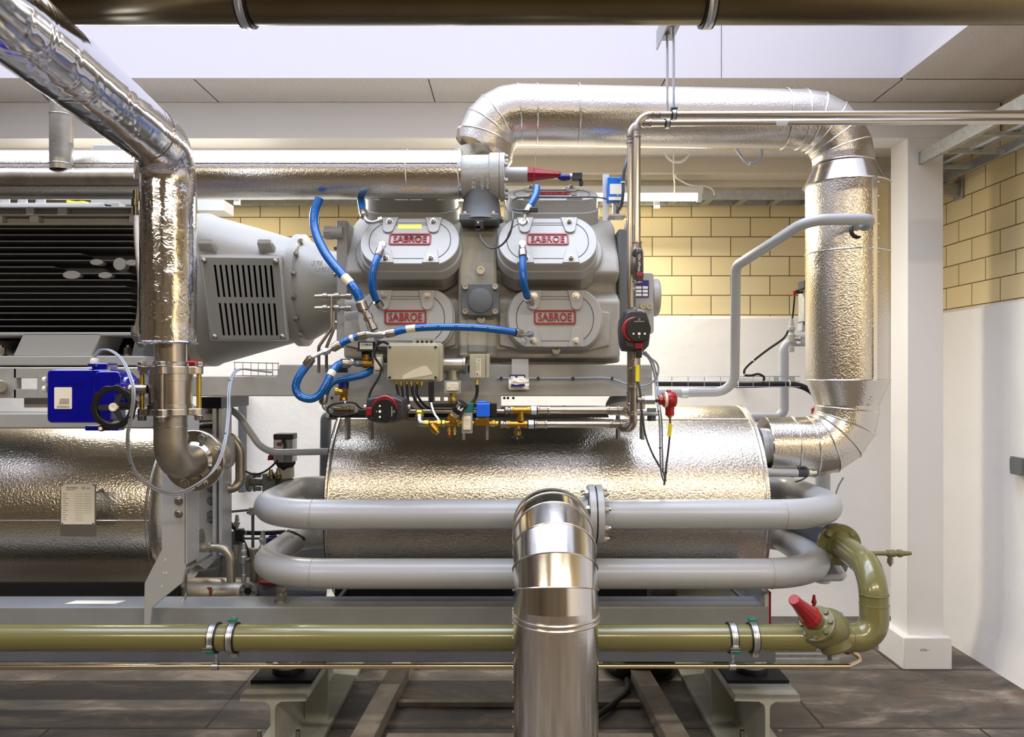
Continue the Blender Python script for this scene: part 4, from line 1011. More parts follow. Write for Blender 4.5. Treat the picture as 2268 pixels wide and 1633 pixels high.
def clamp(px, drop, label, flip=1):
    x = X_(px, 2.45); t = T('pipe_clamp', label, 'pipe clamp', 'clamps on the olive pipe')
    b = t.p('rubber_lining', M().lathe(V(x-.0125,gy,gz), (1,.0,0), [(0,gr+.0005),(0,gr+.006),(.003,gr+.006),(.003,gr+.004),(.022,gr+.004),(.022,gr+.006),(.025,gr+.006),(.025,gr+.0005)], 48, cap=False), 'black')
    s = t.p('steel_band', M().lathe(V(x-.009,gy,gz), (1,0,0), [(0,gr+.004),(0,gr+.0085),(.003,gr+.0085),(.005,gr+.0072),(.013,gr+.0072),(.015,gr+.0085),(.018,gr+.0085),(.018,gr+.004)], 48, cap=False), 'steel_zinc')
    if drop:
        t.p('lug', M().box(x-.018,x+.012,gy-gr-.014,gy-gr-.004,gz-.018,gz-.014).box(x-.018,x+.012,gy-gr-.014,gy-gr-.004,gz-.026,gz-.022), 'steel_zinc')
        t.p('plastic_clip', M().box(x-.008,x+.014,gy-gr-.012,gy-gr-.003,gz-.036,gz-.028), 'teal')
        t.p('drop_rod', M().cyl((x+.003,gy,gz-gr-.004),(x+.003,gy,gz-gr-.05),.0035,10).lathe((x+.003,gy,gz-gr-.008), (0,0,-1), [(0,.006),(.012,.006)], 6).lathe((x+.003,gy,gz-gr-.03), (0,0,-1), [(0,.006),(.012,.006)], 6), 'steel_zinc')
        t.p('small_clamp', M().lathe((x-.008,gy,W(0,1476,2.45).z), (1,0,0), [(0,.009),(0,.0125),(.02,.0125),(.02,.009)], 24, cap=False), 'steel_zinc')
    else:
        t.p('plastic_clip', M().box(x-.013,x+.010,gy-.015,gy+.012,gz+gr+.014,gz+gr+.02), 'teal')
        t.p('lug', M().box(x-.012,x+.008,gy-.012,gy+.01,gz+gr+.006,gz+gr+.014).hexb((x,gy,gz+gr+.018),(0,0,1),.006,.007), 'steel_zinc')
        t.p('lug', M().box(x-.004,x+.016,gy-.012,gy+.01,gz-gr-.018,gz-gr-.006), 'steel_zinc')
    t.done()
clamp(476, True, 'leftmost pipe clamp on the olive pipe, with a small clamp hanging below')
clamp(517, False, 'second pipe clamp from the left on the olive pipe, green clip on top')
clamp(1620, True, 'right pipe clamp on the olive pipe with a drop rod to the thin pipe')
clamp(1667, False, 'rightmost pipe clamp on the olive pipe, green clip on top')
tz = W(0,1476,2.45).z
one('thin_drain_pipe', M().tube(fillet([V(XL,gy,tz-.012), V(X_(480,2.45),gy,tz), V(X_(1880,2.45),gy,tz), V(X_(1914,2.5),2.51,tz), V(X_(1868,2.5),2.50,W(0,1430,2.5).z)], .012, 6), .0078, 14), 'copper', 'thin brass coloured drain pipe running below the olive pipe', 'pipe')
one('drain_fitting', M().lathe(W(1867,1425,2.49), V(.02,.0,-.03), [(0,.018),(.02,.02),(.035,.012)], 16), 'rust', 'rusty brown fitting under the olive stop valve', 'fitting')
# ---------------- stainless press-fit risers and lines ----------------
def sock(m, a, b, r=.0105, ends=(1,1)):
    """a press fitting sleeve from a to b with its beads"""
    a = Vector(a); b = Vector(b); d = (b-a).normalized(); l = (b-a).length
    m.lathe(a, d, [(0,r),(.001,r*1.28),(.006,r*1.28),(.008,r*1.12),(l-.008,r*1.12),(l-.006,r*1.28),(l-.001,r*1.28),(l,r)], 20)
    return m
RP = .0118
t = T('press_pipe_line', 'front stainless water pipe, from the right wall along the duct and down to the circulator', 'pipe')
y1, y2 = 2.50, 2.56
zA, zB = W(0,255,y1).z, W(0,273,y2).z
xA, xB = X_(1411,y1), X_(1396,y2)
t.p('pipe', M().tube(fillet([V(XR,y1,zA+.006), V(xA,y1,zA), V(xA,y1,W(0,545,y1).z)], .045, 10), RP, 20), 'stainless_brushed')
m = M(); sock(m, V(xA+.045,y1,zA), V(xA+.075,y1,zA)); t.p('press_sleeve', m, 'stainless')
m = M(); sock(m, V(xA,y1,zA-.045), V(xA,y1,zA-.075)); t.p('press_sleeve', m, 'stainless')
t.done()
t = T('press_pipe_line', 'rear stainless water pipe, from the right wall along the duct and down behind the circulator', 'pipe')
t.p('pipe', M().tube(fillet([V(XR,y2,zB+.012), V(xB,y2,zB), V(xB,y2,W(0,915,y2).z), V(X_(1385,y2+.1),y2+.1,W(0,915,y2+.05).z)], [.04,.03], 10), RP*.92, 20), 'stainless_brushed')
m = M(); sock(m, V(xB+.04,y2,zB), V(xB+.07,y2,zB)); t.p('press_sleeve', m, 'stainless')
m = M(); sock(m, V(xB,y2,zB-.04), V(xB,y2,zB-.07)); t.p('press_sleeve', m, 'stainless')
m = M(); sock(m, V(xB,y2,W(0,868,y2).z), V(xB,y2,W(0,898,y2).z)); t.p('press_sleeve', m, 'stainless')
t.done()
one('tape_scrap', M(FF(W(1733,272,y2-.0125))).prism([(-.022,.006),(.022,.008),(.014,-.010),(-.020,-.008)], 0, .001), 'clear_plastic', 'scrap of clear tape on the lower stainless pipe below the big duct', 'tape')
t = T('ball_valve_lever', 'stainless ball valve with black lever on the front riser', 'valve')
m = M().lathe(W(1411,536,y1), (0,0,-1), [(0,.0165),(.004,.0165),(.005,.013),(.02,.015),(.035,.021),(.10,.021),(.112,.016),(.125,.0125),(.128,.0165),(.132,.0165),(.133,.012)], 28)
t.p('body', m, 'stainless')
m = M(FF(W(1414,545,2.462))); pts = [(-.011,.0),(-.009,.008),(-.004,.013),(.004,.013),(.009,.009),(.0115,.0),(.0145,-.088),(-.009,-.088),(-.010,-.02)]
lv = t.p('lever', M(FF(W(1414,562,2.462))).prism(pts[::-1], 0, .008), 'charcoal', bevel=.002)
t.p('lever_tip', M(FF(W(1417,609,2.461))).box(-.0115,.0115,-.008,.006,0,.0088), 'red_deep', lv, bevel=.002)
t.p('lettering', M(FF(W(1416,582,2.4535)) @ Matrix.Rotation(-pi/2, 4, 'Z')).text('VSH XPress', -.028, .028, -.004, .004, 0, .0004), 'paper', lv)
t.p('lever_mark', M(FF(W(1414,554,2.4535))).lathe((-.004,.004,0), (0,0,1), [(0,.0022),(.0004,.0022)], 10).lathe((.005,.004,0), (0,0,1), [(0,.0022),(.0004,.0022)], 10).box(-.006,-.002,-.004,-.003,0,.0004).box(.002,.006,-.004,-.003,0,.0004), 'paper', lv)
t.p('stem', M(FF(W(1411,560,2.47))).cyl((0,0,-.03), (0,0,.0), .014, 20), 'charcoal'); t.done()
# circulator pumps
def circulator(name, label, c, rot=0, cap=True):
    Fc = FF(c) @ Matrix.Rotation(radians(rot), 4, 'Z')
    t = T(name, label, 'pump', 'circulator pumps with red rings')
    sh_ = [(-.034,.066),(-.018,.072),(.018,.072),(.036,.064),(.047,.03),(.049,-.02),(.045,-.05),(.028,-.068),(.010,-.070),(-.018,-.066),(-.038,-.064),(-.045,-.04),(-.049,0),(-.046,.035)]
    sh_ = sh_[::-1]
    m = M(Fc).taper(sh_, -.085, [(x*.98, y*.98) for x, y in sh_], -.02).taper([(x*.98, y*.98) for x, y in sh_], -.02, [(x*.86, y*.86) for x, y in sh_], .004)
    b = t.p('casing', m, 'charcoal', bevel=.004)
    t.p('shell_seam', M(Fc).box(-.001,.001,.035,.066,-.01,.003), 'black', b)
    t.p('red_ring', M(Fc).lathe((-.006,.002,.0), (0,0,1), [(0,.040),(.014,.040),(.016,.038)], 48), 'red', b)
    t.p('display_face', M(Fc).lathe((.004,.002,.0), (0,0,1), [(0,.040),(.019,.040),(.0225,.038),(.0225,.001)], 48), 'black', b)
    t.p('plug_block', M(Fc).box(-.006,.020,-.060,-.040,.0,.012), 'red_deep', b, bevel=.002)
    m = M(Fc)
    for x, r_ in ((-.012,.0032),(.006,.0045),(.024,.0035)): m.lathe((x,-.012,.0224), (0,0,1), [(0,r_),(.0006,r_)], 16)
    m.lathe((.006,-.023,.0224), (0,0,1), [(0,.0015),(.0006,.0015)], 10)
    t.p('button', m, 'paper', b)
    m = M(Fc); m.text('GRUNDFOS', -.010, .022, .0255, .0285, .0224, .0004)
    for a in range(4):
        q = radians(45+90*a); m.box(.006+cos(q)*.003-.0014, .006+cos(q)*.003+.0014, .034+sin(q)*.003-.0006, .034+sin(q)*.003+.0006, .0224, .0228)
    t.p('lettering', m, 'paper', b)
    t.p('volute', M(Fc).cyl((0,.078,-.06), (0,-.078,-.06), .017, 24), 'stainless')
    t.p('cable_entry', M(Fc).box(.0,.018,-.088,-.060,-.012,.004), 'black', b, bevel=.002)
    return t.done()
circulator('circulator_pump', 'upright circulator pump with a round black face on the stainless riser', W(1409,732,2.46))
circulator('circulator_pump', 'circulator pump turned on its side in front of the slotted strip, in shadow', W(852,907,2.54), -90)
t = T('riser_lower_pipe', 'stainless press-fit pipe going down from the upright circulator to a U elbow', 'pipe')
yy = 2.50; xx = X_(1403,yy)
t.p('union_nut', M().lathe(W(1411,688,yy), (0,0,-1), [(0,.014),(.004,.020),(.016,.020),(.017,.014),(.03,.014)], 6), 'brass_light', bevel=.001)
t.p('bracket_channel', M().box(xB-.004, xx+.028, 2.53, 2.545, W(0,860,2.53).z, W(0,772,2.53).z), 'cast_grey', bevel=.002)
t.p('pipe', M().tube(fillet([W(1403,775,yy), V(xx,yy,W(0,948,yy).z), V(xx-.028,yy+.055,W(0,952,yy).z), V(xx-.05,yy+.09,W(0,940,yy).z)], [.03,.02], 8), .0128, 20), 'stainless')
m = M()
for a, b in ((795,820),(848,860),(912,922)): t.p('press_sleeve', sock(M(), V(xx,yy,W(0,a,yy).z), V(xx,yy,W(0,b,yy).z), .0128), 'stainless_brushed')
t.p('tee_branch', M().lathe(V(xx+.012,yy,W(0,886,yy).z), (1,0,0), [(0,.011),(.012,.011),(.013,.014),(.022,.014)], 20), 'stainless')
t.p('hex_union', M().lathe(V(xx+.034,yy,W(0,886,yy).z), (1,0,0), [(0,.016),(.035,.016)], 6), 'steel_zinc', bevel=.001); t.done()
t = T('temperature_sensor', 'bright red sensor head at the end of the stainless tee', 'sensor')
hc = W(1484,886,2.5)
t.p('neck', M().lathe(W(1447,886,2.5), (1,0,0), [(0,.008),(.02,.009)], 12), 'olive_steel')
t.p('threaded_neck', M().lathe(W(1459,886,2.5), (1,0,0), [(0,.016),(.012,.017),(.013,.022),(.018,.023)], 12), 'red', sharp=20)
t.p('seal_ring', M().lathe(W(1471,886,2.5), (1,0,0), [(0,.026),(.009,.026)], 32), 'label_cream')
t.p('head', M().lathe(W(1477,886,2.5), (1,0,0), [(0,.028),(.015,.028),(.028,.022),(.032,.012)], 32).cyl(hc+V(-.001,0,-.01), hc+V(-.001,0,-.05), .015, 24).lathe(hc+V(-.004,0,.015), (0,0,1), [(0,.01),(.015,.008),(.018,.004)], 16), 'red', bevel=.001)
t.p('gland', M().lathe(hc+V(-.001,0,-.05), (0,0,-1), [(0,.012),(.003,.012),(.004,.007),(.009,.006)], 16), 'brass')
t.done()
cb = (1484,918,2.5)
cable('sensor_cable', 'dark cable from the red sensor head with a yellow tag', P(cb,(1484,950,2.5),(1481,990,2.52),(1476,1030,2.6),(1474,1052,2.64),(1471,1074,2.68)), .0036, 'cable_dark', ties=[(.78,'black')])
one('cable_tag', M().tube(P((1485,938,2.497),(1482,966,2.505)), .0066, 12), 'yellow', 'yellow cable tag hanging below the red sensor head', 'tag')
one('cable_tag', M(FF(W(1412,827,2.475))).box(-.006,.006,-.027,.027,0,.004), 'yellow', 'yellow cable tag beside the stainless pipe under the upright circulator', 'tag', bevel=.001)
cable('pump_cable', 'grey cable hanging from the yellow tag down over the vessel', P((1412,845,2.48),(1418,870,2.49),(1422,920,2.52),(1430,965,2.6),(1445,1005,2.66),(1462,1035,2.7),(1471,1050,2.71)), .0036, 'cable_dark')
for k, (dx_, lb) in enumerate(((0, 'left strand'), (5, 'right strand'))):
    cable('looped_cable', f'pale grey blue cable loop hanging beside the frame end, {lb}', P((1425+dx_,780,2.5),(1440+dx_,800,2.6),(1449+dx_,830,2.74),(1452+dx_,860,2.7),(1457+dx_,900,2.6),(1461+dx_,940,2.6),(1462+dx_,1000,2.62),(1464+dx_,1045,2.7),(1470+dx_,1065,2.75)), .0032, 'cable_grey', ties=[(.55,'black'),(.75,'black')] if k == 0 else ())
cable('looped_cable', 'grey cable running tied along the frame beam and looping up at its end', P((1100,838,2.765),(1180,838,2.765),(1268,838,2.765),(1345,838,2.765),(1385,850,2.75),(1415,856,2.74),(1440,850,2.73),(1455,835,2.72),(1458,815,2.72),(1450,800,2.7),(1420,782,2.55)), .0036, 'cable_grey')
for px, nn in ((1110,'first'),(1192,'second'),(1269,'third'),(1356,'fourth')): one('cable_tie', M(FF(W(px,839,2.76))).box(-.002,.002,-.007,.007,-.002,.003).ring((0,0,0),(0,0,1),.0055,.0010,20,5), 'black', f'{nn} from the left of the black ties fixing the grey cable to the frame beam', 'cable tie', 'black ties along the frame beam cable')
# horizontal press pipes in front of the vessel
t = T('press_pipe', 'upper short horizontal stainless pipe above the vessel, between brass tee and riser', 'pipe')
def hp(t, y, py, x0, x1):
    z = W(0,py,y).z
    t.p('pipe', M().cyl(V(X_(x0,y),y,z), V(X_(x1,y),y,z), RP, 20), 'stainless_brushed')
    m = M(); sock(m, V(X_(x0-4,y),y,z), V(X_(x0+24,y),y,z), RP); t.p('press_sleeve', m, 'stainless')
    m = M(); sock(m, V(X_(x1-28,y),y,z), V(X_(x1,y),y,z), RP); t.p('press_sleeve', m, 'stainless')
    t.p('hex_nut', M().lathe(V(X_(x0-18,y),y,z), (1,0,0), [(0,.0165),(.019,.0165)], 6), 'steel_zinc', bevel=.001)
hp(t, 2.56, 909, 1194, 1372)
t.p('elbow', M().tube(fillet(P((1372,909,2.56),(1382,909,2.56),(1392,918,2.62),(1396,905,2.64)), .01, 6), RP, 18), 'stainless'); t.done()
t = T('press_pipe', 'lower short horizontal stainless pipe above the vessel, ending in an elbow', 'pipe')
hp(t, 2.56, 940, 1188, 1378)
t.p('elbow', M().tube(fillet(P((1378,940,2.56),(1388,941,2.56),(1393,946,2.6)), .01, 6), RP, 18), 'stainless'); t.done()
def brass_tee(label, px, py, d=2.56, w=22, drop=20):
    z = W(0,py,d).z; x = X_(px,d); h = PX(w,d)
    m = M().lathe(V(x-h,d,z), (1,0,0), [(0,.013),(.010,.013),(.0105,.011),(2*h-.0105,.011),(2*h-.01,.013),(2*h,.013)], 16).cyl(V(x,d,z), V(x,d,z-PX(drop,d)), .011, 16)
    m.lathe(V(x,d,z-PX(drop,d)+.006), (0,0,-1), [(0,.013),(.012,.013)], 16)
    return one('brass_tee', m, 'brass', label, 'pipe fitting', 'brass tees')
brass_tee('upper brass tee left of the upper stainless pipe', 1153, 909)
brass_tee('lower brass tee with the black drain tap below it', 1146, 940)
one('brass_link', M().cyl(W(1151,915,2.57), W(1151,935,2.57), .0085, 14), 'brass_light', 'short brass link between the two brass tees', 'pipe fitting')
for py, x0 in ((909,1117),(940,1107)):
    m = M().lathe(W(x0,py,2.56), (1,0,0), [(0,.009),(.004,.013),(.012,.013),(.013,.010),(.02,.010),(.021,.0135),(.026,.0135),(.03,.01),(.04,.01)], 14)
    one('union_fitting', m, 'stainless', ('upper' if py == 909 else 'lower')+' steel union left of the brass tees', 'pipe fitting', 'steel unions', bevel=.0008)
t = T('drain_tap', 'small black drain tap below the lower brass tee, over the vessel cladding', 'tap')
t.p('stem', M(FF(W(1146,957,2.555))).box(-.009,.009,-.02,.012,-.006,.006), 'charcoal', bevel=.001)
t.p('handle', M(FF(W(1146,971,2.545))).lathe((0,0,0), (0,0,1), [(0,.012),(.008,.012)], 8).box(-.02,.02,-.005,.005,0,.006).box(-.007,.007,-.024,.0,0,.006), 'black', bevel=.0015)
t.p('screw', M(FF(W(1146,971,2.536))).cyl((0,0,0),(0,0,.0015),.004,12), 'bolt'); t.done()
# ---------------- junction box and neighbours ----------------
jb = W(914,803,2.64)
t = T('junction_box', 'beige metal junction box with a torn pale sticker below the blue hose', 'junction box')
m = M(FF(jb)).prism([(x+.006, y) for x, y in rrect(.19, .132, .006)], -.07, -.012)
b = t.p('box', m, 'box_beige', bevel=.002)
m = M(FF(jb)).prism(rrect(.176, .12, .008), -.012, 0); l = t.p('lid', m, 'box_beige', b, bevel=.002)
for sx in (-1,1):
    for sy in (-1,1): t.p('screw', M(FF(jb)).lathe((sx*.079, sy*.052, 0), (0,0,1), [(0,.0055),(.001,.0055),(.001,.003),(-.001,.003)], 16), 'bolt', l)
m = M(FF(jb)).prism([(-.035,-.058),(-.034,-.045),(.0,-.026),(.035,-.012),(.048,-.012),(.062,-.03),(.07,-.04),(.05,-.045)][::-1], .0002, .0012); t.p('torn_sticker', m, 'label_cream', l)
t.p('top_tab', M(FF(jb)).box(-.03,.035,.060,.064,-.03,-.005), 'box_beige', b)
m = M(FF(jb+V(0,.04,0))).prism([(x+.035, y+.07) for x, y in rrect(.08,.03,.005)], -.01, 0); t.p('rear_bracket', m, 'box_beige', b)
for k in range(4): t.p('bracket_hole', M(FF(jb+V(0,.0395,0))).lathe((.012+k*.016,.073,0), (0,0,1), [(0,.005),(.0008,.005)], 14), 'joint', b)
for k, px in enumerate((878,888,901,911,924,934)):
    r_ = .0075 if k in (1,3,5) else .0055
    t.p('cable_gland', M().lathe(W(px,846,2.665), (0,0,-1), [(0,r_),(.006,r_),(.007,r_*.8),(.012,r_*.8),(.013,r_*.95),(.02,r_*.7)], 10), 'brass_light', b)
t.done()
for k, (px, q) in enumerate(((878,[(884,880),(892,905)]),(889,[(893,880),(898,905)]),(901,[(903,880),(912,905)]),(912,[(916,878),(935,905)]),(924,[(924,875),(945,902)]))):
    cable('gland_cable', ('first','second','third','fourth','fifth')[k]+' from the left of the black cables under the junction box', P((px,852,2.665),(*q[0],2.66),(*q[1],2.68),(q[1][0]+30,912,2.7)), .0046, 'black_matte', group='black cables under the junction box')
t = T('cable_plug', 'long black plug hanging under the junction box with a white hose', 'plug')
t.p('body', M(FF(W(954,868,2.64))).taper(rrect(.019,.07,.003), -.02, rrect(.016,.066,.003), 0).cb((0,-.042,-.01),(.010,.016,.01)), 'black', bevel=.001)
t.p('white_hose', M().tube(spl(P((955,893,2.64),(958,905,2.62),(963,918,2.6),(969,926,2.58),(972,932,2.575))), .0035, 10), 'hose_white'); t.done()
# small box with data label and tee flow meter
t = T('actuator_box', 'small beige box with a printed side label, right of the junction box', 'actuator')
ab = W(1058,811,2.66)
b = t.p('box', M(FF(ab)).prism(rrect(.055,.083,.003), -.06, 0).prism([(x+.035, y) for x, y in rrect(.012,.083,.002)], -.058, .002), 'box_beige', bevel=.001)
l = t.p('label', M(FF(ab)).prism([(x+.003, y-.006) for x, y in rrect(.018,.062,.001)], 0, .0006), 'label_cream', b)
m = M(FF(ab)).text('CE', -.001, .009, .018, .022, .0007, .0003).box(-.003,.0,-.033,-.024,.0007,.001).box(.001,.008,-.033,-.032,.0007,.001)
for k in range(4): m.box(-.004+k*.0032,-.0035+k*.0032,-.016,.014,.0007,.001)
t.p('lettering', m, 'ink', l)
t.p('cable_gland', M().lathe(W(1056,842,2.68), (0,0,-1), [(0,.008),(.007,.008),(.008,.006),(.016,.0065)], 10), 'brass_light', b); t.done()
cable('gland_cable', 'thick black cable curving down from the small beige box', P((1056,850,2.68),(1057,865,2.68),(1054,880,2.68),(1046,892,2.67),(1030,900,2.66),(1005,903,2.66)), .0058, 'black_matte')
t = T('pipe_tee', 'pale stainless reducing tee between junction box and small beige box', 'pipe fitting')
a = W(972,810,2.72)
m = M().lathe(a, (1,0,0), [(0,.028),(.085,.028),(.087,.031),(.095,.031)], 32).cyl(W(1003,812,2.72), W(1003,838,2.72), .023, 28).lathe(W(1003,838,2.72), (0,0,-1), [(0,.027),(.006,.027)], 28)
t.p('body', m, 'pickled'); t.p('lock_nut', M().lathe(W(1036,810,2.71), (1,0,0), [(0,.026),(.014,.026)], 8), 'olive_steel')
t.p('lower_nut', M().lathe(W(1003,843,2.72), (0,0,-1), [(0,.022),(.01,.022)], 8), 'brass_light'); t.done()
def saddle(label, px, py, d, w, h):
    t = T('plastic_saddle', label, 'bracket', 'pale green plastic saddles')
    c_ = W(px, py, d)
    t.p('back_plate', M(FF(c_)).prism(rrect(w*1.35, h*1.5, .002), -.03, -.012), 'galv')
    t.p('face', M(FF(c_)).prism(rrect(w, h, .005), -.012, 0), 'box_beige2' if 'box_beige2' in MT else 'label_cream', bevel=.002)
    for s_ in (-1, 1):
        o = (s_*w*.3, 0, 0) if w > h else (0, s_*h*.3, 0)
        t.p('button', M(FF(c_)).lathe(o, (0,0,1), [(0,.0045),(.0015,.004)], 14), 'label_cream')
    t.done()
saddle('pale plastic saddle plate hanging under the pale tee', 1002, 857, 2.62, .042, .028)
saddle('pale upright plastic saddle plate on the brass line beside the blue coil', 1034, 938, 2.53, .026, .045)
one('brass_union', M().lathe(W(1003,868,2.67), (0,0,-1), [(0,.009),(.006,.012),(.014,.012),(.015,.009),(.02,.009),(.021,.014),(.034,.014),(.035,.009),(.045,.009)], 8), 'brass_light', 'brass union fitting below the horizontal plastic saddle', 'pipe fitting', bevel=.001)
# brass line in front
zl2 = W(0,938,2.56).z
t = T('brass_line', 'row of brass fittings ending in a steel elbow under the black cables', 'pipe fitting')
t.p('steel_elbow', M().tube(fillet(P((929,918,2.58),(929,938,2.56),(942,939,2.56)), .015, 8), .0115, 18), 'stainless')
t.p('brass_coupling', M().lathe(W(929,908,2.58), (0,0,-1), [(0,.012),(.007,.016),(.012,.013),(.02,.0155),(.026,.012)], 18), 'brass_light')
segs_ = [(940,950,.012,6),(951,962,.009,14),(962,968,.011,14),(968,977,.0125,6),(979,986,.0125,6),(986,1010,.009,14),(1013,1020,.0125,6),(1020,1050,.0085,14)]
for i, (a, b_, r_, n_) in enumerate(segs_): t.p('hex_section' if n_ == 6 else 'tube_section', M().lathe(V(X_(a,2.56),2.56,zl2), (1,0,0), [(0,r_),(PX(b_-a,2.56),r_)], n_), 'brass_light' if n_ == 6 else 'brass', bevel=.0008)
t.p('strainer_leg', M().lathe(W(955,941,2.555), V(.62,-.1,-.75), [(0,.010),(.014,.011),(.015,.013),(.028,.013),(.029,.010),(.036,.009),(.037,.005)], 14), 'brass')
for px in (995, 1007): t.p('test_point', M().lathe(W(px,946,2.55), (0,0,-1), [(0,.005),(.008,.0045),(.009,.007),(.016,.007),(.017,.0045),(.026,.005)], 10), 'brass_light')
t.p('red_cap', M().cyl(W(995,963,2.55), W(995,968,2.55), .005, 12), 'red'); t.done()
t = T('balancing_valve', 'tilted black-headed balancing valve on the brass line', 'valve')
ax = V(.5,-.25,.75).normalized(); c0 = W(1000,932,2.545)
t.p('brass_hex', M().lathe(c0, ax, [(0,.018),(.022,.020)], 6), 'brass', bevel=.001)
t.p('collar', M().lathe(c0+ax*.022, ax, [(0,.015),(.014,.017)], 20), 'galv')
t.p('head', M().lathe(c0+ax*.036, ax, [(0,.020),(.035,.021),(.038,.018)], 24), 'black')
t.p('window', M(frame(c0+ax*.052+V(.004,-.0205,0), V(0,-1,-.3), V(.8,0,-.5))).box(-.008,.008,-.007,.007,0,.001), 'paper')
m = M(frame(c0+ax*.062+V(-.008,-.0205,0), V(0,-1,-.3), V(.8,0,-.5)))
for k in range(3): m.box(-.006,.0,-.006+k*.005,-.005+k*.005,0,.0006)
t.p('mark', m, 'paper'); t.done()
t = T('solenoid_valve', 'bright blue solenoid coil on a golden valve block', 'solenoid valve')
c_ = W(1070,909,2.54)
t.p('coil', M(FF(c_)).prism(rrect(.045,.045,.005), -.04, 0).box(-.016,.012,.018,.030,-.032,-.008), 'coil_blue', bevel=.003)
t.p('connector', M(FF(W(1093,908,2.555))).prism(rrect(.022,.045,.002), -.03, 0), 'black', bevel=.002)
t.p('valve_block', M(FF(W(1068,930,2.55))).box(-.022,.022,-.006,.003,-.035,.0).box(-.014,.014,-.003,.009,-.03,-.004).box(-.024,.024,-.020,-.006,-.03,-.004), 'brass', bevel=.0015)
t.p('outlet', M().lathe(V(X_(1084,2.56),2.56,zl2), (1,0,0), [(0,.009),(.01,.012),(.018,.012),(.02,.008),(.03,.008)], 10), 'brass_light'); t.done()
t = T('solenoid_valve', 'black coil unit with dark green base behind the balancing valve', 'solenoid valve')
t.p('base', M().box(X_(1022,2.62),X_(1048,2.62),2.62,2.66,W(0,914,2.62).z,W(0,893,2.62).z), 'teal', bevel=.002)
t.p('manifold', M().box(X_(955,2.64),X_(1100,2.64),2.64,2.68,W(0,903,2.64).z,W(0,893,2.64).z), 'black', bevel=.003)
t.p('feed_pipe', M().cyl(W(905,911,2.66),W(1120,911,2.66),.008,14), 'stainless'); t.done()
# upper strip fittings at left: safety valve, transmitter, brass tee
t = T('safety_valve', 'dark blue capped brass safety valve on the slotted strip', 'valve')
t.p('cap', M().lathe(W(761,838,2.68), (0,0,-1), [(0,.0165),(.002,.018),(.036,.018)], 24), 'navy')
t.p('body', M().lathe(W(761,861,2.68), (0,0,-1), [(0,.017),(.02,.015),(.03,.013),(.034,.015),(.042,.015)], 16), 'brass')
t.p('outlet', M().lathe(W(759,868,2.67), V(-1,-.2,.1), [(0,.009),(.015,.010),(.016,.014),(.027,.014)], 16), 'brass_light'); t.done()
t = T('flow_block', 'horizontal steel fitting under the brass safety valve', 'pipe fitting')
t.p('body', M().lathe(W(734,908,2.66), (1,0,0), [(0,.008),(.004,.012),(.012,.012),(.013,.014),(.065,.014),(.066,.011),(.078,.011)], 12), 'olive_steel')
t.p('neck', M().lathe(W(763,899,2.66), (0,0,-1), [(0,.014),(.008,.009)], 16), 'cast_grey'); t.done()
t = T('differential_switch', 'flat black pressure switch with a pale label over a brass neck', 'pressure switch')
c_ = W(812,768,2.66)
t.p('plate', M(FF(c_)).box(-.03,.03,-.012,.018,-.05,0).box(-.035,.033,-.016,-.012,-.055,.004), 'black', bevel=.001)
t.p('label', M(FF(c_)).box(-.024,.021,-.009,.014,0,.0008), 'label_cream')
t.p('lettering', M(FF(c_)).text('1113486-30', -.018, .018, .004, .010, .0009, .0003), 'ink')
t.p('neck', M(FF(W(811,784,2.68))).box(-.016,.014,-.012,.01,-.03,0), 'black')
t.p('brass_neck', M().lathe(W(811,786,2.68), (0,0,-1), [(0,.010),(.01,.010),(.0105,.013),(.022,.013),(.023,.01),(.03,.01)], 10), 'brass')
t.p('brass_tee', M().lathe(W(796,806,2.67), (1,0,0), [(0,.012),(.012,.012),(.013,.015),(.03,.015),(.031,.012),(.045,.012)], 10), 'brass', bevel=.001); t.done()
saddle('pale plastic saddle on the left of the junction box, behind a black cable', 836, 806, 2.67, .024, .045)
one('black_bracket', M(FF(W(753,818,2.72))).box(-.022,.024,-.012,.020,-.02,0).lathe((.008,.006,0),(0,0,1),[(0,.006),(.002,.006)],14), 'black', 'black bracket plate with one pale screw behind the blue hoses', 'bracket')
cable('black_cable', 'black cable sweeping from behind the junction box down to the shaded circulator', P((860,762,2.64),(846,758,2.62),(832,770,2.6),(830,790,2.6),(840,806,2.6),(845,818,2.6),(838,838,2.6),(822,865,2.6),(815,890,2.6),(814,905,2.6)), .0042, 'black_matte', ties=[(.58,'black')])
cable('black_cable', 'black cable loop left of the shaded circulator', P((815,905,2.58),(790,915,2.57),(755,921,2.57),(730,916,2.57),(726,905,2.57),(738,896,2.57),(765,892,2.57),(785,893,2.57),(800,905,2.58),(825,908,2.58)), .0035, 'black_matte', ties=[(.68,'white_plastic')])
# support legs standing on the vessel
for k, (px, pb) in enumerate(((766,975),(819,975),(1027,975),(1079,975),(1371,975),(1425,975))):
    one('support_leg', M().box(X_(px,2.66)-.006, X_(px,2.66)+.006, 2.66, 3.0, W(0,pb,2.93).z, W(0,915,2.66).z+.0), 'galv', ('first','second','third','fourth','fifth','sixth')[k]+' from the left of the narrow steel legs standing on the right vessel', 'support', 'narrow steel legs on the vessel') if False else \
    one('support_leg', M().at(FF(W(px,pb-30,2.83))).box(-.0045,.0045,-PX(30,2.83),PX(36,2.83),-.06,0), 'galv', ('first','second','third','fourth','fifth','sixth')[k]+' from the left of the narrow steel legs standing on the right vessel', 'support', 'narrow steel legs on the vessel')
one('mounting_rail', M().box(X_(735,2.74),X_(1345,2.74),2.70,2.74,W(0,925,2.7).z,W(0,916,2.7).z), 'cavity', 'dark mounting rail in shadow between the fittings and the right vessel', 'rail')
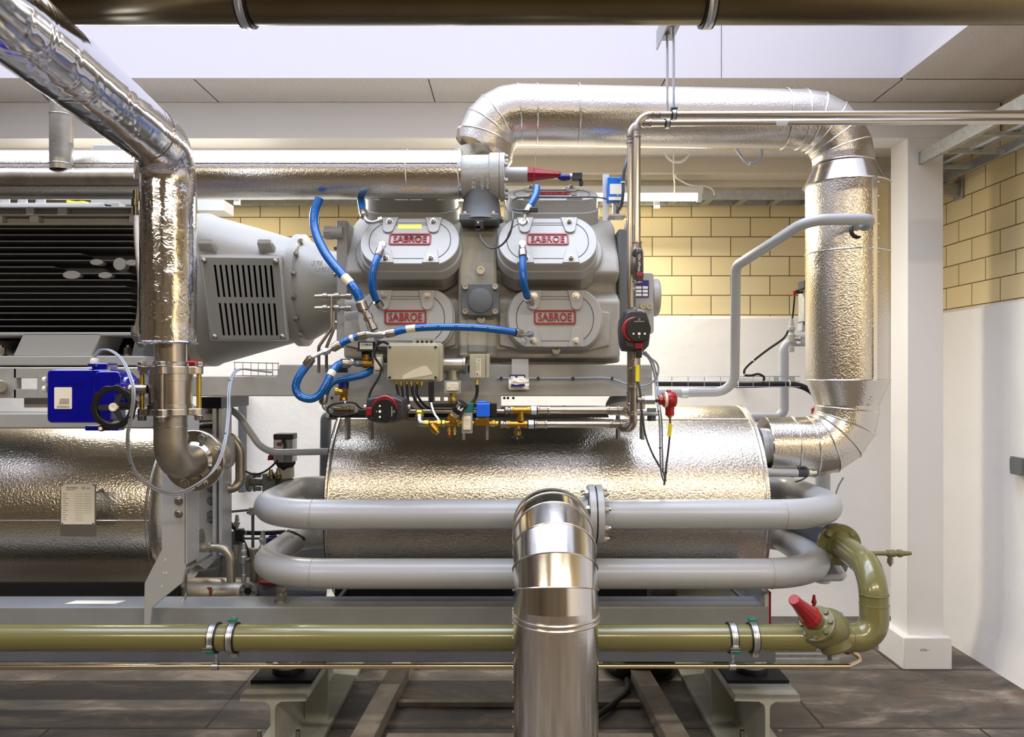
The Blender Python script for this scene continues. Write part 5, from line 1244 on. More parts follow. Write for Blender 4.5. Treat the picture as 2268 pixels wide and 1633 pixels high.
one('mounting_plate', M().box(X_(1345,2.74),X_(1450,2.74),2.64,2.86,W(0,919,2.7).z,W(0,914,2.7).z), 'galv', 'grey mounting plate with a big bolt behind the red sensor', 'bracket')
one('mounting_bolt', M().hexb(W(1443,914,2.72),(0,0,1),.017,.016).hexb(W(1443,920,2.72),(0,0,-1),.017,.02), 'dark_cast', 'big dark bolt through the grey mounting plate', 'bolt')
t = T('dome_cover', 'rounded grey casting half hidden behind the stainless risers', 'cover')
t.p('dome', M().lathe(W(1385,906,2.9), (0,0,1), [(0,.075),(.02,.074),(.045,.06),(.06,.035),(.066,.005)], 32), 'machine_grey'); t.done()
t = T('parts_bag', 'small transparent bag with blue printed parts, stuck on the frame beam', 'bag')
c_ = W(1149,850,2.755)
t.p('film', M(FF(W(1152,820,2.76))).box(-.03,.03,-.03,.04,-.001,0), 'clear_plastic')
from mathutils import noise as _nz
m = M(FF(c_)); vs_b = []; n_ = 14
for j in range(n_):
    for i in range(n_):
        u, v = i/(n_-1), j/(n_-1); x = (u-.5)*.075*(1-.12*abs(v-.5)); y = (v-.5)*.042
        z = .008*sin(pi*u)*sin(pi*v)+.006*_nz.noise(Vector((u*5, v*5, 1)))
        vs_b.append((x+.003*_nz.noise(Vector((v*6,0,0))), y, z))
m.add(vs_b, [(j*n_+i, j*n_+i+1, (j+1)*n_+i+1, (j+1)*n_+i) for j in range(n_-1) for i in range(n_-1)])
t.p('bag', m, 'paper', sharp=20)
t.p('blue_stripe', M(FF(W(1147,853,2.735))).prism([(-.024,.004),(-.006,.001),(.024,.005),(.024,-.006),(-.024,-.006)][::-1], 0, .001), 'navy')
t.p('label', M(FF(W(1146,834,2.757))).box(-.028,.028,-.009,.006,0,.001), 'navy')
t.p('label_field', M(FF(W(1146,834,2.755))).box(-.024,-.008,-.008,.001,0,.001).box(.0,.024,-.008,.001,0,.001), 'paper'); t.done()
# ---------------- blue hoses ----------------
def hose(label, pts, r=.0145, fit0=None, fit1=None, tag=None):
    t = T('hydraulic_hose', label, 'hose', 'blue hydraulic hoses')
    p = spl(P(*pts), 9); t.p('hose', M().tube(p, r, 20), 'hose_blue')
    for q in (fit0, fit1):
        if not q: continue
        q = P(*q); n = len(q)
        pp = spl(q, 5) if n > 2 else q
        d = (pp[1]-pp[0]).normalized(); l = min((pp[1]-pp[0]).length*2, .03)
        t.p('crimp_sleeve', M().lathe(pp[0]-d*.004, d, [(0,r*1.1),(.002,r*1.18),(.030,r*1.18),(.032,r*.8),(.036,r*.8)], 20), 'stainless')
        t.p('fitting', M().tube([pp[0]]+pp[1:], r*.55, 12).lathe(pp[-1]-(pp[-1]-pp[-2]).normalized()*.012, pp[-1]-pp[-2], [(0,r*.95),(.014,r*.95)], 6), 'steel_zinc')
    if tag:
        i = int(tag*(len(p)-6)); t.p('white_band', M().tube(p[i:i+5], r*1.05, 20), 'label_cream')
    # printed line on the hose
    i0, i1 = int(len(p)*.15), int(len(p)*.85)
    m = M()
    for i in range(i0, i1):
        a, b = p[i], p[i+1]
        if i % 5 == 4: continue
        for k in range(2):
            q = a.lerp(b, k/2+.1); q2 = a.lerp(b, k/2+.1+.25)
            m.tube([q+V(0,-r*.97,.15*r), q2+V(0,-r*.97,.15*r)], .0009, 4)
    t.p('printing', m, 'hose_white')
    t.done(); return t
hose('thick blue hose from behind the header pipe down beside the left upper cover', [(708,440,2.74),(697,470,2.73),(698,510,2.71),(720,560,2.67),(755,605,2.63),(785,640,2.61),(797,664,2.61)], .016, None, [(800,672,2.61),(808,694,2.61),(816,708,2.61)], tag=.78)
t = T('hose_adapter', 'steel adapter with a dark ring between the thick blue hose and the tee', 'pipe fitting')
t.p('adapter', M().lathe(W(811,690,2.61), W(832,738,2.60)-W(811,690,2.61), [(0,.010),(.012,.010),(.013,.0145),(.028,.0145),(.03,.011),(.05,.011),(.052,.014),(.07,.014)], 12), 'stainless'); t.done()
hose('short blue hose linking the left upper cover to the left lower cover', [(838,566,2.64),(829,590,2.62),(824,620,2.62),(826,645,2.63),(833,664,2.65)], .0125, [(838,566,2.64),(845,548,2.66)], [(835,668,2.66),(842,677,2.68)])
hose('long blue hose running right across the lower covers', [(872,737,2.60),(905,729,2.60),(960,725,2.59),(1030,725,2.59),(1090,729,2.60),(1140,736,2.62)], .0125, [(872,737,2.6),(850,741,2.6)], [(1142,737,2.62),(1160,741,2.65),(1177,741,2.68)], tag=.22)
t = T('hose_tee', 'steel tee where three blue hoses meet left of the junction box', 'pipe fitting')
t.p('tee', M().lathe(W(812,741,2.6), (1,0,-.02), [(0,.012),(.012,.012),(.013,.010),(.04,.010),(.041,.013),(.056,.013)], 12).cyl(W(833,741,2.6), W(836,756,2.62), .010, 12), 'steel_zinc'); t.done()
hose('blue hose with a long white band left of the tee', [(795,745,2.6),(782,749,2.6),(764,756,2.6),(752,763,2.6)], .0125, [(795,745,2.6),(812,741,2.6)], [(752,763,2.6),(740,770,2.6),(722,780,2.6)], tag=.4)
hose('blue hose looping low at the left in a wide U below the compressor', [(678,812,2.58),(662,835,2.57),(655,858,2.57),(664,877,2.57),(686,884,2.57),(706,876,2.57),(720,856,2.57),(733,830,2.58),(745,812,2.6),(758,805,2.61)], .0135, [(680,808,2.58),(692,792,2.58),(706,784,2.59),(722,778,2.6)], [(758,805,2.61),(778,805,2.63),(795,806,2.66)], tag=.82)
hose('blue hose curving from behind the brass tee down to the low elbow', [(826,818,2.70),(806,830,2.66),(775,837,2.64),(745,843,2.63),(728,855,2.62),(719,875,2.62)], .0125, [(718,876,2.62),(716,892,2.62),(720,905,2.62),(734,909,2.64)], None)
hose('short blue hose hanging from the header to the left upper cover fitting', [(799,440,2.80),(800,452,2.78),(803,468,2.74)], .0125, None, [(804,470,2.73),(812,488,2.70),(826,493,2.69),(846,487,2.69)])
hose('blue hose hanging from the red-capped valve to the right upper cover', [(1189,414,2.74),(1187,430,2.72),(1180,446,2.7),(1173,458,2.69)], .0125, None, [(1172,460,2.69),(1164,476,2.68),(1158,495,2.68)])
hose('short blue hose linking the right upper cover to the right lower cover', [(1158,570,2.63),(1158,600,2.61),(1161,630,2.61),(1168,658,2.64)], .0125, [(1158,568,2.63),(1157,548,2.66)], [(1169,660,2.64),(1177,673,2.68)])
for px, py, lab in ((1157,497,'upper'),(1157,545,'middle'),(848,547,'left')):
    one('banjo_bolt', M(FF(W(px,py,2.685),25)).lathe((0,0,0),(0,0,1),[(0,.011),(.006,.011),(.007,.014),(.018,.014)],6), 'steel_zinc', f'steel banjo bolt at a blue hose end, {lab} one of the cover bolts', 'bolt', 'banjo bolts on the covers', bevel=.001)
# ---------------- left bracket plates ----------------
def plate(m, pts, d, th):
    n = len(pts); a = [W(*p, d) for p in pts]; b = [q+V(0,th,0) for q in a]
    return m.add(a+b, [tuple(range(n)), tuple(range(n, 2*n))[::-1]]+[(i, (i+1) % n, n+(i+1) % n, n+i) for i in range(n)])
t = T('bracket_plate', 'cranked grey steel support plate beside the left vessel', 'bracket')
t.p('plate', plate(M(), [(358,905),(358,1218),(320,1292),(318,1385),(333,1386),(337,1348),(352,1333),(404,1291),(412,1250),(412,905)], 2.62, .012), 'pipe_grey', bevel=.002)
t.p('flange_edge', M().box(X_(412,2.62)-.004, X_(412,2.62)+.004, 2.62, 2.72, W(0,1250,2.62).z, W(0,905,2.62).z), 'pipe_grey')
for px, py in ((396,1110),(396,1138)): t.p('bolt', M(FF(W(px,py,2.62))).hexb((0,0,0),(0,0,1),.011,.012), 'bolt', bevel=.001)
t.p('punch_mark', M(FF(W(366,1240,2.6195))).box(-.003,.003,-.003,.003,0,.0005).cb((-.006,-.045,0),(.005,.006,.001)).cb((.003,-.045,0),(.005,.006,.001)).cb((-.012,-.09,0),(.005,.006,.001)), 'label_cream'); t.done()
t = T('vessel_support', 'upright grey support channel with bolts between the two vessels', 'bracket')
t.p('web', plate(M(), [(424,1060),(424,1185),(436,1250),(455,1262),(492,1225),(492,900),(424,900)], 2.98, .012), 'pipe_grey')
t.p('channel', M().box(X_(470,2.9),X_(478,2.9),2.9,3.0,W(0,1240,2.9).z,W(0,905,2.9).z).box(X_(484,2.9),X_(492,2.9),2.9,3.0,W(0,1230,2.9).z,W(0,905,2.9).z), 'pipe_grey', bevel=.002)
for py in (1082,1110,1140,1150): t.p('bolt', M(FF(W(467,py,2.97))).hexb((0,0,0),(0,0,1),.012,.014), 'dark_cast', bevel=.001)
t.done()
t = T('vessel_end_nozzle', 'short fat stub behind the bracket plate with a bent steel pipe', 'pipe')
t.p('stub', M().cyl(W(412,1197,2.8), W(444,1197,2.8), .043, 32), 'pickled')
t.p('nut', M().lathe(W(444,1213,2.8), (1,0,0), [(0,.018),(.03,.018),(.031,.02),(.04,.02)], 8), 'pickled')
t.p('pipe', M().tube(fillet(P((455,1213,2.8),(510,1214,2.8),(512,1290,2.8)), .055, 10), .0155, 20), 'pickled')
t.p('inner_rod', M().tube(fillet(P((412,1080,2.78),(412,1320,2.78),(400,1338,2.72)), .02), .0042, 10), 'stainless')
t.p('rod_block', M().cb(W(410,1265,2.77), (.025,.02,.022)), 'galv', bevel=.001)
t.p('diagonal_bar', M().tube([W(414,1262,2.78), W(470,1228,2.95)], .006, 4), 'galv'); t.done()
t = T('drain_vessel', 'weathered steel pot and pipe with bolted sight glass behind the base frame', 'vessel')
t.p('body', M().lathe(W(400,1316,2.98), (1,0,0), [(0,.05),(.02,.062),(.27,.062),(.30,.05)], 40), 'pickled')
t.p('rust_run', M(FF(W(465,1308,2.917))).prism([(-.012,.012),(.010,.012),(.004,0),(.002,-.04),(-.003,-.04),(-.003,0)][::-1], 0, .002), 'rust')
sg = t.p('sight_flange', M(FF(W(548,1311,2.90))).lathe((0,0,-.02),(0,0,1),[(0,.034),(.014,.034),(.015,.03)],32), 'galv')
t.p('sight_glass', M(FF(W(548,1311,2.90))).lathe((0,0,-.005),(0,0,1),[(0,.014),(.0008,.014)],24), 'cavity', sg)
for k in range(6): t.p('bolt', M(FF(W(548,1311,2.905))).hexb((.024*cos(k*pi/3), .024*sin(k*pi/3), 0),(0,0,1),.005,.006), 'bolt', sg)
t.p('side_pipe', M().cyl(W(556,1310,2.96), W(720,1318,3.05), .045, 28), 'pipe_dark')
t.p('riser', M().cyl(W(564,1312,2.96), W(564,1216,2.96), .018, 24), 'pickled'); t.p('cap_nut', M().lathe(W(564,1222,2.96),(0,0,1),[(0,.0185),(.012,.018)],6), 'pickled'); t.done()
def nvalve(label, px, y_top, y_bot, d, s=1.0, mtl='galv', side=1):
    a = W(px, y_top, d); L_ = PX(y_bot-y_top, d)
    m = M().lathe(a, (0,0,-1), [(0,.006*s),(.028*s,.010*s),(.030*s,.013*s),(.042*s,.013*s),(.043*s,.009*s),(.052*s,.009*s),(.058*s,.013*s),(.085*s,.012*s),(.09*s,.006*s),(max(.1*s, L_*.8),.006*s),(max(.1*s, L_*.8)+.001,.010*s),(max(.12*s, L_),.010*s)], 12)
    t = T('needle_valve', label, 'valve', 'needle valves between the vessels')
    t.p('body', m, mtl, bevel=.0008)
    t.p('outlet', M().lathe(a-V(0,0,.072*s), (side,-.3,0), [(0,.007*s),(.018*s,.007*s),(.019*s,.010*s),(.03*s,.010*s)], 10), 'bolt'); t.done()
nvalve('small needle valve with a tapered cap, the highest of those left of the pipe loops', 525, 1140, 1245, 3.2)
nvalve('needle valve nearest the blue coil left of the lower pipe loop', 582, 1175, 1278, 2.95, 1.05)
nvalve('needle valve directly above the sight glass', 540, 1203, 1290, 2.9, .9)
t = T('solenoid_valve', 'dark blue coil between needle valves, left of the lower pipe loop', 'solenoid valve')
t.p('coil', M(FF(W(601,1203,3.1))).prism(rrect(.048,.04,.005), -.04, 0).box(-.014,.014,.018,.027,-.03,-.01), 'navy', bevel=.002)
t.p('red_cap', M().cyl(W(617,1206,3.1), W(619,1206,3.1), .01, 12), 'label_red')
t.p('body', M().cb(W(602,1228,3.12), (.05,.05,.03)).cyl(W(575,1232,3.12), W(640,1232,3.12), .008, 12).cyl(W(602,1232,3.12),W(602,1262,3.12),.012,12), 'dark_cast', bevel=.002); t.done()
t = T('instrument_block', 'pale grey instrument block with black plug among the thin tubes', 'fitting')
t.p('block', M().cb(W(525,1195,3.15), (.035,.04,.07)), 'dark_cast', bevel=.003)
t.p('sleeve', M().lathe(W(525,1205,3.14),(0,0,-1),[(0,.018),(.04,.017),(.045,.012),(.06,.012)],20), 'galv')
t.p('plug', M().cb(W(531,1185,3.1), (.03,.03,.05)), 'black', bevel=.003); t.done()
tubes = [
 ('tube_run', 'thin steel tube line rising beside the vessel support', [(480,1280,3.1),(490,1268,3.1),(493,1200,3.1),(493,1145,3.1),(500,1135,3.1),(560,1129,3.1),(600,1129,3.1)], .005),
 ('tube_run', 'short thin tube under the clamp block at the upper pipe loop', [(547,1136,3.1),(560,1136,3.1),(600,1136,3.1)], .005),
 ('tube_run', 'vertical thin steel tube through the clamp block', [(560,1128,3.12),(560,1215,3.12)], .006),
 ('tube_run', 'thin steel tube running right behind the needle valves', [(540,1193,3.15),(600,1193,3.15),(640,1193,3.15)], .005),
 ('tube_run', 'lower thin tube near the sight glass', [(440,1265,3.0),(470,1263,3.0),(488,1258,3.0),(492,1230,3.0)], .006),
]
for n_, l_, p_, r_ in tubes: one(n_, M().tube(fillet(P(*p_), .025, 5), r_, 10), 'pipe_dark', l_, 'tube')
one('clamp_block', M().cb(W(563,1132,3.08), (.034,.03,.03)), 'galv', 'grey clamp block where the thin tubes meet', 'clamp', bevel=.002)
one('clamp_block', M().cb(W(641,1197,3.05), (.03,.02,.028)), 'dark_cast', 'dark clamp block beside the lower pipe loop', 'clamp', bevel=.002)
cable('black_cable', 'bundle of black cables sagging between the vessels', P((492,960,3.2),(494,1080,3.18),(497,1135,3.16),(510,1160,3.15),(535,1178,3.14),(580,1181,3.14),(630,1179,3.12),(650,1183,3.1),(672,1195,3.15)), .0095, 'black_matte', ties=[(.55,'white_plastic'),(.8,'white_plastic')])
cable('black_cable', 'thin black cable dropping behind the needle valves', P((520,1170,3.16),(540,1200,3.16),(555,1240,3.16)), .006, 'black_matte')
one('shutoff_valve', M().lathe(W(574,1289,2.92), V(1,.15,-.03), [(0,.010),(.01,.013),(.06,.018),(.065,.012)], 10), 'red_deep', 'dark red capped shutoff valve pointing left under the lower pipe loop', 'valve', sharp=20)
# pipes behind, at the middle left
one('background_pipe', M().tube(fillet(P((440,903,3.05),(518,903,3.05),(585,1003,3.05),(752,1000,3.05)), .11, 10), .0135, 18), 'pipe_grey', 'slim grey pipe sloping down behind the blue motor valve area to the right vessel', 'pipe')
one('background_pipe', M().tube([W(537,860,4.56), W(537,1090,4.56)], .0245, 20), 'pipe_dark', 'dark vertical pipe behind the slim sloping pipe', 'pipe')
one('background_pipe', M().tube(fillet(P((760,918,3.66),(722,918,3.66),(718,1205,3.66)), .03, 8), .026, 20), 'pipe_dark', 'dark pipe turning down just left of the right vessel', 'pipe')
t = T('bent_pipe', 'dark steel pipe loop hooked round the left vessel end', 'pipe')
t.p('pipe', M().tube(fillet(P((440,963,3.0),(532,963,3.0),(532,1082,3.0),(485,1082,2.95),(500,1066,3.3)), [.1,.07,.03], 10), .0185, 24), 'pickled')
t.p('weld', M().ring(W(532,1065,3.0), (0,0,1), .019, .0012, 24, 5), 'stainless'); t.done()
one('grey_cap', M().lathe(W(478,1000,2.95), (1,.0,.0), [(0,.067),(.045,.067),(.06,.06),(.065,.01)], 36), 'pipe_grey', 'round pale grey end cap behind the steel flange', 'cap')
t = T('motor_valve', 'motor valve with black topped ribbed housing left of the right vessel', 'valve')
c_ = W(632, 998, 3.15)
b = t.p('motor_housing', M().at(Matrix.Translation(c_)).prism(rrect(.078,.078,.01), -.045, .047), 'galv', bevel=.002)
m = M()
for k in range(5): m.box(c_.x+.006+k*.0075, c_.x+.009+k*.0075, c_.y-.0415, c_.y-.038, c_.z-.045, c_.z+.047)
t.p('rib', m, 'dark_cast', b)
t.p('top_cap', M().at(Matrix.Translation(c_)).prism(rrect(.08,.08,.012), .047, .07), 'black', b, bevel=.003)
t.p('bottom_cap', M().lathe(c_-V(0,0,.045), (0,0,-1), [(0,.042),(.008,.042),(.035,.025),(.04,.018)], 8), 'black', b)
t.p('red_plug', M().cb(W(618,984,3.10), (.014,.012,.014)), 'red_deep', b)
t.p('black_plug', M().cb(W(628,978,3.10), (.012,.012,.012)).tube(P((629,980,3.1),(631,990,3.1),(627,1000,3.1)), .005, 8), 'black', b)
t.p('valve_block', M().cb(W(632,1047,3.15), (.06,.05,.045)).cyl(W(632,1035,3.15), W(632,1062,3.15), .02, 20), 'cast_grey', bevel=.003)
t.p('valve_body', M().cyl(W(553,1068,3.15), W(650,1068,3.15), .016, 20).cb(W(600,1068,3.13), (.05,.07,.075)).lathe(W(550,1068,3.15), (1,0,0), [(0,.04),(.012,.04)], 28).lathe(W(600,1085,3.14),(0,0,-1),[(0,.022),(.03,.02),(.032,.012)],20), 'dark_cast', bevel=.003)
for px in (600, 616): t.p('tapered_cap', M().lathe(W(px,1040,3.08), (0,0,-1), [(0,.007),(.022,.011),(.024,.014),(.036,.014)], 8), 'olive_dull2' if 'olive_dull2' in MT else 'olive_steel')
t.p('red_cap', M().lathe(W(601,992,3.15), (0,0,-1), [(0,.009),(.03,.009),(.031,.013),(.05,.016)], 12), 'red_deep')
for s_ in (-1, 1): t.p('flange_bolt', M().hexb(W(562,1068+s_*15,3.14), (1,0,0), .009, .03), 'dark_cast')
t.done()
cable('black_cable', 'thin black cable from the motor valve to the steel pipe loop', P((615,1020,3.08),(600,1035,3.08),(580,1048,3.08),(560,1050,3.1),(542,1042,3.12),(525,1020,3.15)), .0042, 'black_matte')
# frame clutter behind the ball valve
t = T('pump_unit', 'dark pump unit with black hoses half hidden behind the ball valve', 'pump')
t.p('block', M().cb(W(463,925,3.0), (.07,.08,.05)), 'cast_grey', bevel=.004)
t.p('black_block', M().cb(W(450,940,2.95), (.09,.06,.03)), 'black', bevel=.004); t.p('black_block', M().cb(W(484,925,3.1),(.04,.06,.08)), 'black', bevel=.004)
t.p('chrome_lever', M().tube(P((432,943,2.88),(450,938,2.88),(472,936,2.9)), .006, 10), 'steel_zinc')
t.p('bolt', M(FF(W(490,913,2.98))).hexb((0,0,0),(0,0,1),.009,.01), 'bolt'); t.done()
one('lever_valve', M().tube(P((412,806,2.8),(428,804,2.8),(450,808,2.8)), .012, 12), 'red', 'short red handle behind the top flange of the ball valve', 'valve')
one('black_block', M().box(X_(440,2.9),X_(490,2.9),2.9,3.2,W(0,905,2.9).z,W(0,880,2.9).z), 'black', 'black box under the frame beam right of the ball valve', 'box')
# ---------------- wire mesh trays ----------------
t = T('wire_tray', 'short wire mesh cable tray on the left part of the upper frame', 'cable tray')
m = M(); D = 2.86
for py in (803, 818, 832): m.tube([W(518,py,D), W(618,py+2,D)], .0016, 6)
for px in (520,538,556,572,590,604,616): m.tube([W(px,803,D), W(px,832,D)], .0014, 6).tube([W(px,832,D), W(px,832,D)+V(0,.12,0)], .0014, 6)
t.p('mesh', m, 'steel_zinc'); t.done()
t = T('wire_tray', 'long wire mesh cable tray behind, between the frame and the duct riser', 'cable tray')
m = M(); D = 3.55
for py in (834, 845, 857): m.tube([W(1440,py,D), W(1772,py,D)], .0022, 6)
for px in range(1452, 1775, 36): m.tube([W(px,834,D), W(px,857,D)], .0018, 6).tube([W(px,857,D), W(px,857,D)+V(0,.1,0)], .0018, 6)
t.p('mesh', m, 'steel_zinc')
t.done()
cable('black_cable', 'thick black cable lying in the rear wire mesh tray', P((1452,850,3.6),(1560,852,3.6),(1660,853,3.6),(1740,851,3.6),(1775,856,3.6),(1800,870,3.6),(1815,890,3.6)), .014, 'black_matte', ties=[(.3,'white_plastic'),(.55,'white_plastic')])
# ---------------- right-hand background pipes ----------------
t = T('background_pipe', 'grey painted pipe from the duct riser sloping down to the wire tray', 'pipe')
d3 = 3.5; 
pth = [W(1893,514,2.93), W(1941,485,2.84), W(1790,487,2.81), W(1630,590,3.2), W(1627,868,3.42), W(1452,871,3.42)]
t.p('pipe', M().tube(fillet(pth, [.04,.09,.05,.08], 12), [.0215]*400 if False else .0205, 24), 'pipe_grey')
t.p('sealing_ring', M().ring(W(1897,513,2.895), V(.3,-1,.3), .024, .007, 24, 8), 'black')
t.p('clamp', M().lathe(W(1508,871,3.42), (1,0,0), [(0,.0225),(.03,.0225)], 28), 'galv'); t.done()
t = T('background_pipe', 'short grey pipe with a coupling, right of the wire tray end', 'pipe')
t.p('pipe', M().tube(fillet(P((1785,757,3.75),(1736,757,3.75),(1736,925,3.75),(1690,925,3.75),(1610,925,3.75)), [.06,.08], 12), .0235, 24), 'pipe_grey')
t.p('wall_clip', M().box(X_(1710,3.8),X_(1757,3.8),3.775,3.80,W(0,846,3.8).z,W(0,834,3.8).z), 'galv', bevel=.002); t.p('wall_arm', M().box(X_(1728,3.8),X_(1742,3.8),3.80,4.61,W(0,846,3.8).z,W(0,838,3.8).z), 'galv'); t.done()
t = T('motor_valve', 'motor valve half hidden behind the duct riser with a red cable plug', 'valve')
c_ = W(1796,683,3.62)
b = t.p('motor_housing', M().at(Matrix.Translation(c_)).prism(rrect(.095,.08,.01), -.065, .07), 'galv', bevel=.002)
t.p('top_cap', M().at(Matrix.Translation(c_)).prism(rrect(.097,.082,.01), .09, .13).prism(rrect(.08,.07,.01), .07,.09), 'charcoal', b, bevel=.003)
t.p('bottom_cap', M().at(Matrix.Translation(c_)).prism(rrect(.097,.082,.01), -.08, -.065).lathe((0,0,-.08),(0,0,-1),[(0,.04),(.04,.02)],16), 'charcoal', b)
t.p('red_plug', M().cb(W(1759,650,3.6),(.012,.014,.022)), 'red', b); t.p('black_plug', M().cb(W(1766,647,3.6),(.018,.014,.018)).cyl(W(1766,647,3.6),W(1778,648,3.6),.006), 'black', b)
t.p('valve_body', M().cb(W(1790,725,3.62),(.08,.06,.04)).cb(W(1790,755,3.62),(.09,.06,.03)).cyl(W(1760,747,3.6),W(1790,747,3.6),.012,14), 'pipe_grey', bevel=.003); t.done()
nvalve('pale grey needle valve beside the duct riser with black cables behind', 1753, 706, 770, 3.58, 1.3, 'machine_grey')
cable('black_cable', 'pair of black cables dropping from the red plug beside the riser', P((1760,655,3.58),(1757,690,3.6),(1754,712,3.64)), .004, 'black_matte')
cable('black_cable', 'black cable sweeping down in a loop to the rear wire tray', P((1748,728,3.62),(1735,750,3.6),(1700,775,3.58),(1668,800,3.56),(1650,818,3.55),(1650,830,3.55),(1662,832,3.55),(1680,829,3.55),(1692,836,3.55),(1690,848,3.58)), .0055, 'black_matte', ties=[(.35,'white_plastic'),(.55,'white_plastic')])
one('alarm_cap', M().lathe(W(1806,922,3.4),(0,0,1),[(0,.018),(.035,.018),(.042,.012)],16), 'red', 'small bright red cap behind the duct elbow', 'cap')
one('wall_pipe', M().tube([W(1822,930,3.4), W(1822,1290,3.4)], .032, 28), 'pipe_grey', 'vertical grey pipe below the duct elbow', 'pipe')
t = T('probe', 'horizontal grey probe with a spring collar above the upper pipe loop at right', 'sensor')
t.p('sleeve', M().cyl(W(1692,1046,2.95), W(1766,1048,2.95), .0165, 20), 'pipe_grey')
m = M()
for k in range(5): m.lathe(W(1769+k*4,1048,2.95), (1,0,0), [(0,.014),(.002,.017),(.005,.014)], 16)
t.p('collar', m, 'dark_cast'); t.p('tip', M().lathe(W(1791,1047,2.95), (1,0,0), [(0,.010),(.012,.010),(.013,.007),(.03,.007)], 12), 'white_plastic')
t.p('lead', M().tube(spl(P((1790,1054,2.95),(1778,1062,2.95),(1762,1068,2.95))), .003, 8), 'black'); t.done()
cable('sensor_cable', 'thin grey cable drooping from the duct elbow toward the olive flange', P((1868,1058,3.1),(1858,1075,3.1),(1852,1092,3.1),(1848,1105,3.1)), .0035, 'cable_grey')
one('blue_coil', M().cb(W(1840,1100,3.2),(.03,.04,.03)), 'navy', 'small dark blue coil peeking over the upper pipe loop at right', 'coil', bevel=.002)
t = T('background_pipe', 'thin grey hooked pipe with flange under the olive flange', 'pipe')
t.p('flange', M(FF(W(1848,1252,3.1))).lathe((0,0,-.02),(0,0,1),[(0,.055),(.02,.055)],36), 'dark_cast')
t.p('pipe', M().tube(fillet([W(1845,1240,3.1), W(1868,1275,2.9), W(1862,1280,2.86), W(1800,1281,2.84)], [.02,.02], 8), .0125, 18), 'pipe_grey'); t.done()
t = T('valve_station', 'black and steel fittings seen between the two pipe loops at the right', 'fitting')
t.p('black_body', M().lathe(W(1780,1215,3.25),(1,0,0),[(0,.03),(.01,.045),(.07,.045),(.08,.03)],24), 'charcoal')
t.p('steel_block', M().cb(W(1805,1215,3.2),(.03,.05,.11)), 'dark_cast', bevel=.003)
m = M().lathe(W(1760,1180,3.1),(0,0,-1),[(0,.006),(.01,.006),(.011,.010),(.022,.010),(.023,.006),(.03,.006),(.031,.010),(.044,.010),(.045,.006),(.06,.006)],6); t.p('nut_stack', m, 'bolt'); t.done()
nvalve('small needle valve with dark red cap behind the olive stop valve', 1803, 1318, 1360, 2.7, .7, 'red_deep')
t = T('floor_grate', 'steel bars of a low grate behind the olive stop valve', 'grate')
m = M()
for k in range(5):
    zk = .25-.0*k; yk = 2.75+k*.16
    yk = 3.0+k*.055
    t.p('bar', M().box(.93, 1.27+.015*k, yk, yk+.018, .298, .315), 'galv')
t.p('end_bar', M().box(.93,.945,2.99,3.26,.28,.298), 'galv'); t.p('end_bar', M().box(1.2,1.215,2.99,3.26,.28,.298), 'galv'); t.p('post', M().cyl(W(1838,1425,2.76), W(1838,1462,2.76), .008, 12), 'dark_cast'); t.done()
one('blue_tap', M().cb(W(1853,1362,2.52),(.036,.022,.016)).cyl(W(1853,1362,2.52), W(1838,1385,2.48), .006, 10), 'coil_blue', 'small blue tap handle at the back of the olive stop valve', 'tap', bevel=.004)
# ---------------- hanging bracket, rods, clamps ----------------
t = T('pipe_hanger', 'steel rail with two threaded rods holding the upper stainless pipes', 'hanger')
x1 = X_(1492,y1); x2 = X_(1478,y2)
t.p('rail', M().box(.485,.54,2.15,2.62,2.567,2.60).box(.483,.488,2.15,2.62,2.535,2.60), 'galv', bevel=.001)
t.p('rail_hanger', M().cyl((.51,2.2,2.6),(.51,2.2,3.4),.006,10), 'steel_zinc')
for x, y, zt_, zb_ in ((x1,y1,2.565,zA+.014),(x2,y2,2.565,zB+.014)):
    r_ = t.p('threaded_rod', M().tube([V(x,y,zt_), V(x,y,zb_)], .0042, 10), 'steel_zinc')
    t.p('nut', M().lathe(V(x,y,zb_+.012),(0,0,-1),[(0,.007),(.009,.007)],6).lathe(V(x,y,zt_),(0,0,-1),[(0,.011),(.007,.011)],6), 'bolt', r_)
t.done()
for x, y, z, lb in ((x1,y1,zA,'upper'),(x2,y2,zB,'lower')):
    t = T('pipe_clip', f'small rubber lined clip around the {lb} stainless pipe under the rods', 'pipe clamp', 'clips on the stainless pipes')
    t.p('lining', M().lathe((x-.008,y,z),(1,0,0),[(0,.0122),(0,.016),(.016,.016),(.016,.0122)],24,cap=False), 'black')
    t.p('band', M().lathe((x-.005,y,z),(1,0,0),[(0,.016),(0,.0175),(.010,.0175),(.010,.016)],24,cap=False), 'steel_zinc')
    t.p('plastic_clip', M().box(x-.010,x+.012,y-.01,y+.01,z+.0185,z+.022), 'teal'); t.done()
# ---------------- tube light ----------------
t = T('tube_light', 'glowing fluorescent tube light under the rear cable tray', 'lamp')
ly, lz = 4.3, W(0,438,4.3).z
t.p('tube', M().lathe(V(-.35,ly,lz),(1,0,0),[(0,.01),(.01,.019),(1.36,.019),(1.37,.01)],24), 'tube_glow')
t.p('fixture', M().box(-.37,1.05,ly-.03,ly+.03,lz+.02,lz+.06), 'white_plastic', bevel=.003)
t.p('end_cap', M().box(1.02,1.045,ly-.022,ly+.022,lz-.022,lz+.02), 'white_plastic', bevel=.002)
t.p('clip', M().box(.78,.81,ly-.01,ly+.012,lz-.06,lz-.018), 'white_plastic'); t.done()
area('tube_light_glow', (.34, ly-.035, lz-.03), (radians(-28), 0, 0), 1.35, .04, 25, (1, .93, .76))
